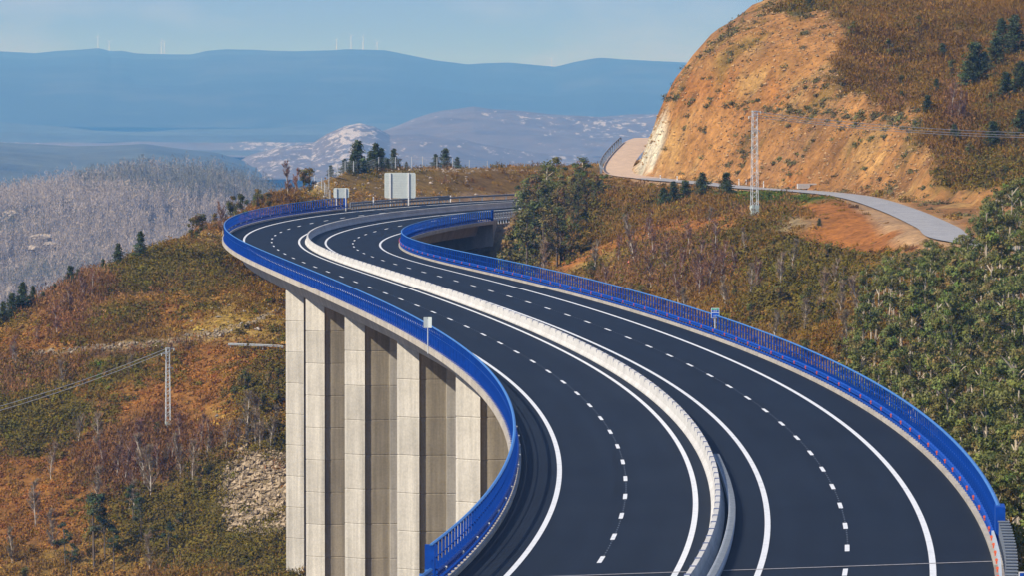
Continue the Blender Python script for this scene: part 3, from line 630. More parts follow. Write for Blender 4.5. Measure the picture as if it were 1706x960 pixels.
# ------------------------------------------------------------------ viaduct
vloc = road(SA, 0.); via = empty('viaduct', vloc, label='tall concrete viaduct carrying the curving motorway across the gully', cat='viaduct')
def wb(mb, name, mat, par, loc, **kw):
    o = mb.build(name, mat, par, **kw); o.location = -np.array(loc); return o
mb = MB(); strip(mb, [(LK - .02, -.02), (LK, .20), (LK - .66, .20), (LK - .66, -.26), (-9.4, -.75), (-8.9, -2.3), (-2.5, -2.3), (-2.1, -.8), (-.45, -.55), (-.45, -.02)], SA, SB)
wb(mb, 'deck', M['conc_deck'], via, vloc)
mb = MB(); strip(mb, [(RK + .02, -.02), (RK, .20), (RK + .66, .20), (RK + .66, -.26), (9.4, -.75), (8.9, -2.3), (2.5, -2.3), (2.1, -.8), (-.35, -.55), (-.35, -.02)], SA, SB)
wb(mb, 'deck', M['conc_deck'], via, vloc)
def pier_mesh(h):
    f_ = lambda w, d: None
    sec = [(-3.2, .5), (-3.2, 0.1), (-1.45, -1.65), (-1.45, -1.38), (1.05, -1.38), (1.05, -1.65), (1.85, -1.65), (3.2, 0.1), (3.2, .5), (1.45, 2.0), (1.45, 1.75), (-1.45, 1.75), (-1.45, 2.0)]
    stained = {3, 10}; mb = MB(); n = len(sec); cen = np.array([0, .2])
    z = 0.
    zs = []
    while z > -h: zs.append((z, max(z - 3.42, -h))); z -= 3.42
    for a, b in zs:
        rings = []
        for zz, k in ((a, .972), (a - .06, 1.), (b + .06, 1.), (b, .972)):
            rings.append([(x * k, (y - .2) * k + .2, zz) for x, y in sec])
        k0 = len(mb.v); mb.v += [tuple(p) for r in rings for p in r]
        for i in range(3):
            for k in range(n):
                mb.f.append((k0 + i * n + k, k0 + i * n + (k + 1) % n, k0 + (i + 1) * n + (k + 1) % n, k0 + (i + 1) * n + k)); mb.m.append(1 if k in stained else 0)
    # cap block under the bearing
    return mb
labels = {}
def s_at_px(px_, o=-9.0):
    S = np.arange(120, 420, .5); x, _ = proj(road(S, o, -5)); return float(S[np.abs(x - px_).argmin()])
for s in [68, 108, 148] + [s_at_px(v) for v in (760, 663, 575, 510, 477)] + [500, 545]:
    for o in (-5.8, 5.8):
        top = road(s, o, -2.3); zb = tzf(top[0], top[1]) - 1.2; h = top[2] - zb
        if h < 1.5 or (s > 450 and o < 0): continue
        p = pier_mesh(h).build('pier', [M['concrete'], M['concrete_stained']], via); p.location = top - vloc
        p.rotation_euler = (0, 0, -float(np.interp(s, SS, HD)))
for s, d in ((SB + 1.2, -17), (SA - 1.2, -14)):
    mb = MB(); fr = frame(s); c = road(s, 0, -.6 + d / 2); mb.box(c, (11.6, 1.1, -d / 2), fr)
    wb(mb, 'abutment', M['conc_deck'], via, vloc)

# ------------------------------------------------------------------ blue parapets
postm = MB(); postm.box((0, 0, 1.2), (.05, .035, .45)); postm.box((0, 0, .38), (.09, .035, .37)); postm.box((0, 0, .03), (.17, .11, .03)); postm.box((-.09, 0, .6), (.10, .03, .06))
POST = postm.mesh('parapet_post'); POST.materials.append(M['blue'])
rf = MB(); rf.tube([(0, -.04, 0), (0, .0, 0)], .065, 8); rf.box((0, .01, -.1), (.03, .01, .06)); REFL = rf.mesh('reflector'); REFL.materials.append(M['orange'])
bolt = MB(); bolt.box((0, 0, 0), (.04, .05, .035)); bolt.box((0, 0, -.06), (.025, .03, .05)); REFW = bolt.mesh('reflector_white'); REFW.materials.append(M['white_paint'])
def parapet(side, K, s0, s1, label):
    sg = -1 if side == 'left' else 1
    loc = road(s0, K); t = empty('bridge_parapet', loc, label=label, cat='bridge railing', group='blue railings along the bridge edges')
    oo = lambda d: K + sg * d
    def rail(name, prof, mat=M['blue']):
        mb = MB(); strip(mb, [(oo(a), b) for a, b in prof], s0, s1); wb(mb, name, mat, t, loc)
    rail('top_rail', [(.31, 1.82), (.45, 1.82), (.46, 1.87), (.38, 1.90), (.30, 1.87)], M['blue_pale_sunlit'])  # paler than the railing's blue: sunlight and sky sheen put into the colour
    for z in (1.22,): rail('middle_rail', [(.36, z), (.40, z), (.40, z + .035), (.36, z + .035)])
    # W profile guard beam facing the road
    rail('guard_beam', [(.20, .50), (.12, .56), (.12, .62), (.20, .66), (.12, .70), (.12, .76), (.20, .82), (.22, .82), (.22, .50)])
    rail('lower_beam', [(.16, .30), (.24, .30), (.24, .40), (.16, .40)])
    S = np.arange(s0 + .4, s1, 1.5)
    order = sorted(range(len(S)), key=lambda i: S[i]); near = order[:100]; rest = order[100:]
    for i in near:
        o = bpy.data.objects.new('post', POST); C.objects.link(o); o.parent = t
        o.location = road(S[i], oo(.36), .20) - loc; h = -float(np.interp(S[i], SS, HD)); o.rotation_euler = (0, 0, h if sg > 0 else h + math.pi)
    mb = MB()
    for i in rest:
        fr = frame(S[i]); p = road(S[i], oo(.36), .20); mb.box(p + [0, 0, .83], (.06, .035, .82), fr); mb.box(p + [0, 0, .03], (.17, .11, .03), fr)
    wb(mb, 'posts', M['blue'], t, loc)['kind'] = 'stuff'
    for s in np.arange(s0 + 3, s1, 6.25 if sg > 0 else 8.):
        o = bpy.data.objects.new('reflector', REFL if sg > 0 else REFW); C.objects.link(o); o.parent = t
        o.location = road(s, oo(.08), .72) - loc; o.rotation_euler = (0, 0, -float(np.interp(s, SS, HD)))
        if s > s0 + 620: break
    # solid end plates
    for s in (s0 + .15, s1 - .3):
        mb = MB(); mb.box(road(s, oo(.45), 1.05), (.20, .9 if (sg > 0 and s < 100) else .12, .80), frame(s)); wb(mb, 'end_plate', M['blue'], t, loc)
    return t
parapet('left', LK, 31., 582., 'bright blue steel railing on the left outer edge of the bridge, above the tall piers')
parapet('right', RK, 42., 583., 'bright blue steel railing with orange reflectors on the right edge of the bridge')

# ------------------------------------------------------------------ guard rails in galvanised steel
def w_rail(name, pos, label, mat=M['galv'], nrail=1, sp=4., h=.75, group=None, cat='guard rail', both=None, postw=.06):
    """pos: dense polyline of ground points"""
    pos = np.array(pos); loc = pos[0]; t = empty(name, loc, label=label, cat=cat, group=group)
    tgn = np.gradient(pos, axis=0); tgn /= np.linalg.norm(tgn, axis=1, keepdims=True); nr = np.stack([tgn[:, 1], -tgn[:, 0], 0 * tgn[:, 0]], 1)
    for k in range(nrail):
        z0 = h - .31 - k * .42; mb = MB(); prof = [(0, 0), (.08, .05), (.08, .11), (0, .155), (.08, .20), (.08, .26), (0, .31), (-.03, .31), (-.03, 0)]
        mb.loft([[p + n * a + np.array([0, 0, z0 + b]) for a, b in prof] for p, n in zip(pos, nr)]); wb(mb, 'rail', mat, t, loc)
    L = np.concatenate([[0], np.cumsum(np.linalg.norm(np.diff(pos, axis=0), axis=1))]); k = 0
    for d in np.arange(.3, L[-1], sp):
        p = np.array([np.interp(d, L, pos[:, i]) for i in range(3)]); n = np.array([np.interp(d, L, nr[:, i]) for i in range(3)])
        mb = MB(); mb.box((0, 0, (h - .5) / 2), (postw, postw, (h + .5) / 2)); o = mb.build('post', mat if k % 2 or True else mat, t); o.location = p - n * .1 - loc; k += 1
        if k > 98: break
    return t
rp = lambda s0, s1, o, dz=0., st=2.5: road(np.arange(s0, s1 + .01, st), o, dz)
w_rail('guard_rail', rp(583.5, 626, LK - .25), 'double grey steel guard rail on close posts past the far end of the blue railing', M['galv_dark'], 2, 1.3, 1.05, postw=.09, group='steel guard rails beside the motorway')
w_rail('guard_rail', rp(622, 757, LK - .3), 'single steel guard rail on spaced posts in front of the far earth mound', M['galv_dark'], 1, 4., .8, postw=.1, group='steel guard rails beside the motorway')
w_rail('guard_rail', rp(584, 640, RK + .3)[::-1], 'pale steel lattice guard rail right of the blue railing at the far abutment', M['galv'], 3, 1.5, 1.3, postw=.08, group='steel guard rails beside the motorway')
w_rail('guard_rail', rp(-30, 32, LK - .3), 'pale blue steel guard rail leaving the near left end of the blue railing', M['blue_pale_sunlit'], 2, 2., 1.0, group='steel guard rails beside the motorway')
# slatted approach parapet near right
loc = road(10, RK); t = empty('approach_railing', loc, label='pale galvanised slatted railing at the near right end of the blue railing', cat='railing')
mb = MB(); strip(mb, [(RK + .10, .48), (RK + .2, .48), (RK + .2, .82), (RK + .10, .82)], 5, 42); wb(mb, 'guard_beam', M['galv'], t, loc)
for s in np.arange(5.5, 41.5, 1.5):
    mb = MB(); mb.box((0, 0, .43), (.20, .03, .88)); mb.box((0, 0, 1.33), (.24, .07, .025)); mb.mi = 0; o = mb.build('post', M['galv_dark'], t); o.location = road(s, RK + .55) - loc; o.rotation_euler = (0, 0, -float(np.interp(s, SS, HD)))  # dark steel puts the shade on the post faces into the colour
for s in np.arange(8, 41, 4.): o = bpy.data.objects.new('reflector', REFL); C.objects.link(o); o.parent = t; o.location = road(s, RK + .05, .72) - loc
mb = MB(); strip(mb, [(RK, 0), (RK, .12), (RK + .5, .12), (RK + .5, 0)], -45, 31.5); mb.build('road_kerb', M['kerb'], kind='structure')

# ------------------------------------------------------------------ median barrier
bl = -.62
loc = road(30, bl); med = empty('median_barrier', loc, label='pale precast concrete barrier dividing the two carriageways', cat='concrete barrier')
mb = MB(); prof = [(bl - .33, .004), (bl - .33, .09), (bl - .17, .33), (bl - .10, .86), (bl + .10, .86), (bl + .17, .33), (bl + .33, .09), (bl + .33, .004)]
strip(mb, prof, S0 + 1, S1 - 2); wb(mb, 'barrier_wall', M['conc_barrier'], med, loc)
cl = MB(); cl.box((0, 0, 0), (.125, .06, .035)); cl.box((-.125, 0, -.09), (.012, .05, .10)); CLIP = cl.mesh('clip'); CLIP.materials.append(M['clip'])
S = np.arange(20, 420, 4.)
for s in S:
    o = bpy.data.objects.new('joint_clip', CLIP); C.objects.link(o); o.parent = med; o.location = road(s, bl, .865) - loc; o.rotation_euler = (0, 0, -float(np.interp(s, SS, HD)))
loc = road(24, .2); t = empty('median_crash_rail', loc, label='low ribbed steel kerb rail along the right foot of the median barrier, near end', cat='kerb rail')
taper = lambda s: bl + .30 + .22 * sst(104, 60, s)
mb = MB(); rows = []
for s in np.arange(15, 104.1, 1.):
    o_ = float(taper(s)); rows.append([road(s, o_ + a, b) for a, b in ((.0, .0), (.30, .0), (.32, .20), (.26, .40), (.08, .46), (0, .46))])
mb.loft(rows); wb(mb, 'rail_beam', M['galv'], t, loc)
mb = MB()
for s in np.arange(15.5, 104, .45): o_ = float(taper(s)); mb.box(road(s, o_ + .17, .44), (.15, .07, .03), frame(s))
wb(mb, 'spacer', M['galv_dark'], t, loc)['kind'] = 'stuff'
for s in np.arange(16, 104, 3.): o_ = float(taper(s)); mb = MB(); mb.box((0, 0, .2), (.05, .05, .2)); q = mb.build('post', M['galv_dark'], t); q.location = road(s, o_ + .2) - loc

# ------------------------------------------------------------------ road signs
def sign_back(px0, px1, py0, py1, pyb, Y, label, posts=(.19, .78), ribs=18, group=None):
    a = P(px0, py0, Y); b_ = P(px1, py1, Y); w = b_[0] - a[0]; h = a[2] - b_[2]; base = P((px0 + px1) / 2, pyb, Y)
    base[2] = min(base[2], tzf(base[0], Y) + .2)
    t = empty('road_sign', base, label=label, cat='road sign', group=group)
    zb = b_[2] - base[2]; mb = MB()
    r = .25; pts = []
    for cx_, cz_, a0 in ((w / 2 - r, h - r, 0), (-w / 2 + r, h - r, 90), (-w / 2 + r, r, 180), (w / 2 - r, r, 270)):
        for k in range(4): an = math.radians(a0 + k * 30); pts.append((cx_ + r * math.cos(an), cz_ + r * math.sin(an)))
    mb.loft([[(x, y, zb + z) for x, z in pts] for y in (0., .05)])
    mb.build('panel', M['signback'], t)
    for k in range(ribs):
        mb = MB(); mb.box((0, -.015, zb + h * (k + 1) / (ribs + 1)), (w / 2 - .25, .012, .012)); mb.build('rib', M['galv'], t)
    for f_ in posts:
        mb = MB(); x = -w / 2 + w * f_; H = zb + h; mb.box((x, -.12, H / 2 - .3), (.09 if w > 3 else .06, .06, H / 2 + .3)); mb.build('post', M['white_paint'], t)
    return t
q = road(607, LK - 2.2); sign_back(640.5, 692.5, 287.5, 330, 345, q[1], 'large grey back of a motorway sign on two pale posts before the earth mound', (.185, .77), 14, 'road signs seen from behind')
q = road(577, LK - 1.6); sign_back(555.5, 581.5, 313, 329.5, 345, q[1], 'smaller grey sign back on two posts at the far end of the left blue railing', (.19, .79), 8, 'road signs seen from behind')
# narrow marker on left railing
q = road(226, LK - .85, 0); t = empty('marker_sign', q, -.1, label='small narrow grey marker sign standing up from the left blue railing', cat='road sign')
mb = MB(); mb.tube([(0, 0, -.2), (0, 0, 2.55)], .045, 8); mb.build('post', M['galv'], t)
for x, r_ in ((-.17, .25), (.17, -.25)):
    mb = MB(); mb.box((x, -.06, 2.28), (.16, .012, .42), [[math.cos(r_), math.sin(r_), 0], [-math.sin(r_), math.cos(r_), 0], [0, 0, 1]]); mb.build('panel', M['signback'], t)
# kilometre sign on right railing
q = road(226.5, RK + .30, 0); t = empty('kilometre_sign', q, .0, label='small green and blue kilometre sign on a pole at the right blue railing', cat='road sign')
mb = MB(); mb.tube([(0, 0, 0), (0, 0, 2.3)], .05, 8); mb.build('post', M['galv'], t)
mb = MB(); mb.box((0, -.07, 2.03), (.33, .012, .40)); mb.build('border', M['white_paint'], t)
mb = MB(); mb.box((0, -.087, 2.335), (.29, .004, .06)); mb.build('green_field', M['sign_green'], t)
mb = MB(); mb.box((0, -.087, 2.175), (.29, .004, .075)); mb.box((0, -.087, 1.855), (.29, .004, .19)); mb.build('blue_field', M['sign_blue'], t)
def text(body, size, loc, par, mat, name='lettering'):
    cu = bpy.data.curves.new('txt', 'FONT'); cu.body = body; cu.size = size; cu.align_x = 'CENTER'; cu.align_y = 'CENTER'; cu.extrude = .004
    o = bpy.data.objects.new('tmp', cu); C.objects.link(o); dg = bpy.context.evaluated_depsgraph_get(); me = bpy.data.meshes.new_from_object(o.evaluated_get(dg)); bpy.data.objects.remove(o)
    me.materials.clear(); me.materials.append(mat); ob = bpy.data.objects.new(name, me); C.objects.link(ob); ob.parent = par; ob.location = loc; ob.rotation_euler = (math.pi / 2, 0, 0); return ob
text('E-70', .12, (0, -.096, 2.335), t, M['white_paint']); text('A-8', .17, (0, -.096, 2.175), t, M['white_paint']); text('538', .19, (0, -.096, 1.80), t, M['white_paint'])
# blue panel at bottom right corner
q = P(1697, 953.5, 186); w = .95; h = 1.3; base = np.array([q[0] + w / 2, 186, tzf(q[0] + w / 2, 186)]); zt = q[2] - base[2]
t = empty('information_sign', base, label='blue sign with white border at the bottom right corner beside the approach railing', cat='road sign')
mb = MB(); mb.box((0, 0, zt - h / 2), (w / 2, .015, h / 2)); mb.build('border', M['white_paint'], t)
mb = MB(); mb.box((0, -.02, zt - h / 2), (w / 2 - .045, .006, h / 2 - .045)); mb.build('blue_field', M['sign_blue'], t)
mb = MB(); mb.tube([(0, .05, -.3), (0, .05, zt - .1)], .05, 8); mb.build('post', M['galv'], t)
# white marker posts
for x, y0, y1, s, lb in ((622, 327.5, 336, 594, 'white marker post between the small sign back and the large sign back'), (750.5, 325.5, 341, 629, 'white marker post behind the guard rail right of the large sign back'), (865, 346.5, 352, 596, 'white marker post at the right end of the far lattice rail')):
    Y = road(s, LK - .6)[1] if x < 800 else road(s, RK + .6)[1] - 0.; a = P(x, y0, Y); g = P(x, y1, Y)[2] - .6
    t = empty('marker_post', (a[0], Y, g), label=lb, cat='marker post', group='white marker posts by the far road')
    mb = MB(); mb.box((0, 0, (a[2] - g) / 2), (.09, .05, (a[2] - g) / 2)); mb.build('post', M['white_paint'], t); mb = MB(); mb.box((0, -.055, a[2] - g - .3), (.092, .006, .07)); mb.build('reflector', M['clip'], t)

# ------------------------------------------------------------------ power line masts
def mast(px, pyt, pyb, Y, w0, w1, hb, label):
    b_ = P(px, pyb, Y); H = P(px, pyt, Y)[2] - b_[2]; gz = tzf(b_[0], Y)
    t = empty('utility_pylon', b_, .25, label=label, cat='power pylon', group='lattice power pylons')
    mb = MB(); dz = min(0, gz - b_[2]) - .6; mb.box((0, 0, (hb + dz) / 2), (w0 * .58, w0 * .58, (hb - dz) / 2)); mb.build('base_box', simple('pale_green_cladding', (.50, .58, .53), .6, .08, 2.), t)
    ww = lambda z: w0 + (w1 - w0) * (z / H)
    for i in (-1, 1):
        for j in (-1, 1): mb = MB(); mb.tube([(i * w0 / 2, j * w0 / 2, 0), (i * w1 / 2, j * w1 / 2, H)], .036, 4); mb.build('leg', M['galv'], t)
    mb = MB(); z = hb; k = 1
    while z < H - .1:
        z2 = min(H, z + ww(z) * .85)
        a, c = ww(z) / 2, ww(z2) / 2
        for (x0, y0, x1, y1) in ((-1, -1, 1, -1), (1, -1, 1, 1), (1, 1, -1, 1), (-1, 1, -1, -1)):
            s_ = k; A = (x0 * a, y0 * a, z) if s_ > 0 else (x1 * a, y1 * a, z); B = (x1 * c, y1 * c, z2) if s_ > 0 else (x0 * c, y0 * c, z2); mb.tube([A, B], .020, 4)
        z = z2; k = -k
    mb.build('bracing', M['galv'], t)
    mb = MB(); mb.box((0, 0, H - .05), (w1 * .62, w1 * .62, .06)); mb.box((0, 0, H - .5), (w1 * .58, w1 * .58, .05)); mb.build('head_frame', M['galv'], t)
    for z, x in ((H - .1, .75), (H - .7, -.75), (H - 2.4, .6)):
        mb = MB(); mb.box((x * .5, 0, z), (abs(x) * .55, .04, .04)); a = mb.build('cross_arm', M['galv'], t)
        mb = MB(); mb.tube([(x, 0, z), (x, 0, z - .08), (x, 0, z - .12), (x, 0, z - .25)], [.05, .09, .05, .08], 6); mb.build('insulator', M['signback'], a)
    return b_, H
YR = float(hit(1257, 359, 500)[1]); YL = float(hit(280, 719, 400)[1])
mast(1257, 184, 360, YR, .80, .52, 1.35, 'tall lattice power pylon before the orange cutting, its foot in a pale box')
mast(280, 580, 720, YL, .56, .40, 1.2, 'slender lattice power pylon on the rust coloured hillside left of the bridge')
def wire(a, b_, sag, label, grp):
    a = np.array(a); b_ = np.array(b_); mb = MB(); t = np.linspace(0, 1, 24); mb.tube([a + (b_ - a) * u - np.array([0, 0, sag * 4 * u * (1 - u)]) for u in t], .034, 4); mb.build('power_cable', M['wire'], label=label, cat='cable', group=grp)
for y0, y1, dy, lb in ((186, 205, 0, 'uppermost cable running right from the tall pylon'), (191.5, 209, 3, 'middle cable running right from the tall pylon'), (195, 213, -3, 'lowest cable running right from the tall pylon')):
    wire(P(1260, y0, YR), P(1960, y1 + 14, YR + 50 + dy), 1.1, lb, 'cables of the right power line')
for y0, y1, dy, lb in ((581, 667, 0, 'upper cable running left from the slender pylon'), (586, 676, 2, 'lower cable running left from the slender pylon')):
    wire(P(278, y0, YL), P(-220, y1 + 62, YL - 30 + dy), 1.0, lb, 'cables of the left power line')

# ------------------------------------------------------------------ fence, side road furniture, turbines
def fence_line(pts, label, h=2.2, sp=None):
    pts = [np.array(p) for p in pts]; loc = pts[0]; t = empty('wire_fence', loc, label=label, cat='fence')
    for p in pts: mb = MB(); mb.tube([(0, 0, -.4), (0, 0, h)], .06, 6); o = mb.build('post', M['galv'], t); o.location = p - loc
    mb = MB()
    for a, b_ in zip(pts[:-1], pts[1:]):
        n = 8
        for k in range(6): z = .1 + k * (h - .2) / 5; mb.tube([a + [0, 0, z], b_ + [0, 0, z]], .010, 3)
        L = np.linalg.norm(b_ - a); m = int(L / .5)
        for k in range(m): q = a + (b_ - a) * (k + .5) / m; mb.tube([q, q + [0, 0, h - .1]], .007, 3)
    wb(mb, 'mesh', M['galv'], t, loc)
def ground_at(px, py, Y): p = P(px, py, Y); p[2] = tzf(p[0], p[1]); return p
crY = lambda px: float(np.interp(px, [545, 580, 620, 700, 800, 880], [772, 790, 806, 838, 856, 872]))
fence_line([ground_at(x, 288, crY(x) - 1.) for x in (548, 562, 575, 589, 608, 631, 659, 686, 704, 728, 754, 782, 812)], 'wire fence on thin posts along the top of the earth mound before the pines')
fp = []
for x, y in ((550, 338), (541, 325), (524, 308), (536, 295), (548, 289)):
    g = hit(x, y, 700); fp.append(g if g is not None else ground_at(x, y, 760))
fence_line(fp, 'wire fence coming down the left end of the earth mound to the small sign back', 2.)
tl = SRD[IC - 6:IC + 22]; tgt = np.gradient(tl, axis=0); tgt /= np.linalg.norm(tgt, axis=1, keepdims=True); lft = np.stack([tgt[:, 1], -tgt[:, 0], 0 * tgt[:, 0]], 1)
w_rail('guard_rail', tl + lft * 2.9, 'dark topped guard rail climbing beside the dusty track left of the cutting', M['galv_dark'], 1, 4., .95, postw=.1)
g0, g1 = hit(380, 582, 500), hit(472, 588, 480)
pl_ = [g0 + (g1 - g0) * u for u in np.linspace(0, 1, 12)]
w_rail('guard_rail', [np.array([p[0], p[1], tzf(p[0], p[1])]) for p in pl_], 'low pale guard rail on the left hillside beside the leftmost pier', M['galv'], 1, 4., .7)
for k, (x, y, hh) in enumerate(((1128, 303, .9), (1213, 308, .9), (1231, 309, 1.0), (1243, 310, 1.0), (1272, 313, 1.0), (1100, 300, .8))):
    g = hit(x, y, 600); 
    if g is None: continue
    ORD = ['second', 'third', 'fourth', 'fifth', 'rightmost', 'leftmost']
    t = empty('marker_post', g, label='%s of the short white posts along the service road below the cutting' % ORD[k], cat='marker post', group='white posts along the service road')
    mb = MB(); mb.box((0, 0, hh / 2 - .2), (.07, .07, hh / 2 + .2)); mb.build('post', M['white_paint'], t); mb = MB(); mb.box((0, -.075, hh - .25), (.06, .006, .06)); mb.build('reflector', M['clip'], t)
g = hit(1350, 314, 600); t = empty('culvert', g, .2, label='small concrete culvert mouth at the foot of the cutting by the service road', cat='culvert')
mb = MB(); mb.box((-1., 0, .35), (.9, .25, .35)); mb.box((.35, 0, .62), (.5, .25, .10)); mb.box((.95, 0, .35), (.12, .25, .35)); mb.build('headwall', M['conc_barrier'], t); mb = MB(); mb.box((.35, .05, .25), (.48, .15, .27)); mb.build('opening', M['dark'], t)
g = hit(1047.5, 447, 450); g = g if g is not None else ground_at(1047, 447, 600)
t = empty('warning_marker', g, label='bright orange marker standing in the brush beyond the right blue railing', cat='marker')
mb = MB(); mb.tube([(0, 0, -.2), (0, 0, .35), (.0, 0, .8), (0, 0, 1.05)], [.24, .22, .15, .05], 8); mb.build('body', M['orange'], t)
# service road surface
rd = SRD[:]; tg_ = np.gradient(rd, axis=0); tg_[:, 2] = 0; tg_ /= np.linalg.norm(tg_, axis=1, keepdims=True); lf = np.stack([tg_[:, 1], -tg_[:, 0], 0 * tg_[:, 0]], 1)
V = np.stack([rd + lf * a + [0, 0, .06 - .02 * abs(a)] for a in (-2.4, -1.2, 0, 1.2, 2.4)], 1)
m, nt, b = newmat('service_road_surface'); n1 = noise(nt, .6, 6, .7); n2 = noise(nt, 5, 4)
c = mix(nt, ramp(nt, n1.outputs['Fac'], [(.3, (.25, .245, .24)), (.7, (.37, .36, .35))]).outputs['Color'], ramp(nt, n2.outputs['Fac'], [(.3, (.8, .8, .8)), (.7, (1.15, 1.15, 1.15))]).outputs['Color'], 1., 'MULTIPLY')
nt.links.new(c, b.inputs['Base Color']); b.inputs['Roughness'].default_value = .9
link('service_road', gridmesh('service_road', V[IC + 30:]), m, kind='structure')
m2 = simple('dusty_track_surface', (.50, .36, .25), .95, .15, .8)
link('dusty_track', gridmesh('dusty_track', V[max(0, IC - 12):IC + 31]), m2, kind='structure')
# wind turbines on the far ridge
TB = [(163.5, 57, 86, 'leftmost'), (182, 66, 92, 'second from the left, the whitest'), (269, 67, 93, 'third from the left'), (274, 66, 93, 'fourth from the left'), (561, 62, 83, 'fifth from the left'), (585, 56, 83, 'sixth from the left'), (605, 58, 84, 'seventh from the left'), (628.5, 66, 97, 'eighth from the left, tallest of four'), (919, 93, 118, 'ninth from the left'), (938, 106, 117, 'rightmost and lowest')]
for k, (x, yt, yb, lb) in enumerate(TB):
    Y = 22480.; b_ = P(x, yb, Y); H = P(x, yt + 3, Y)[2] - b_[2]
    t = empty('wind_turbine', b_ - [0, 0, 8], label='faint white wind turbine on the far blue ridge, %s' % lb, cat='wind turbine', group='wind turbines on the far ridge')
    mb = MB(); mb.tube([(0, 0, 0), (0, 0, H + 8)], [2.3, 1.2], 8); mb.build('tower', M['turbine'], t)
    mb = MB(); mb.box((0, -1, H + 8.5), (1.2, 3, 1.2)); mb.build('nacelle', M['turbine'], t)
    a0 = k * 1.1
    for j in range(3):
        a = a0 + j * 2.094; d = np.array([math.sin(a), 0, math.cos(a)]); e = np.array([math.cos(a), 0, -math.sin(a)]); c0 = np.array([0, -4.4, H + 8.5]); R_ = H * .42
        mb = MB(); mb.loft([[c0 + d * R_ * u + e * w_ * .5, c0 + d * R_ * u + [0, .3, 0], c0 + d * R_ * u - e * w_ * .5, c0 + d * R_ * u - [0, .3, 0]] for u, w_ in ((0, .8), (.2, 1.2), (1, .25))]); mb.build('blade', M['turbine'], t)

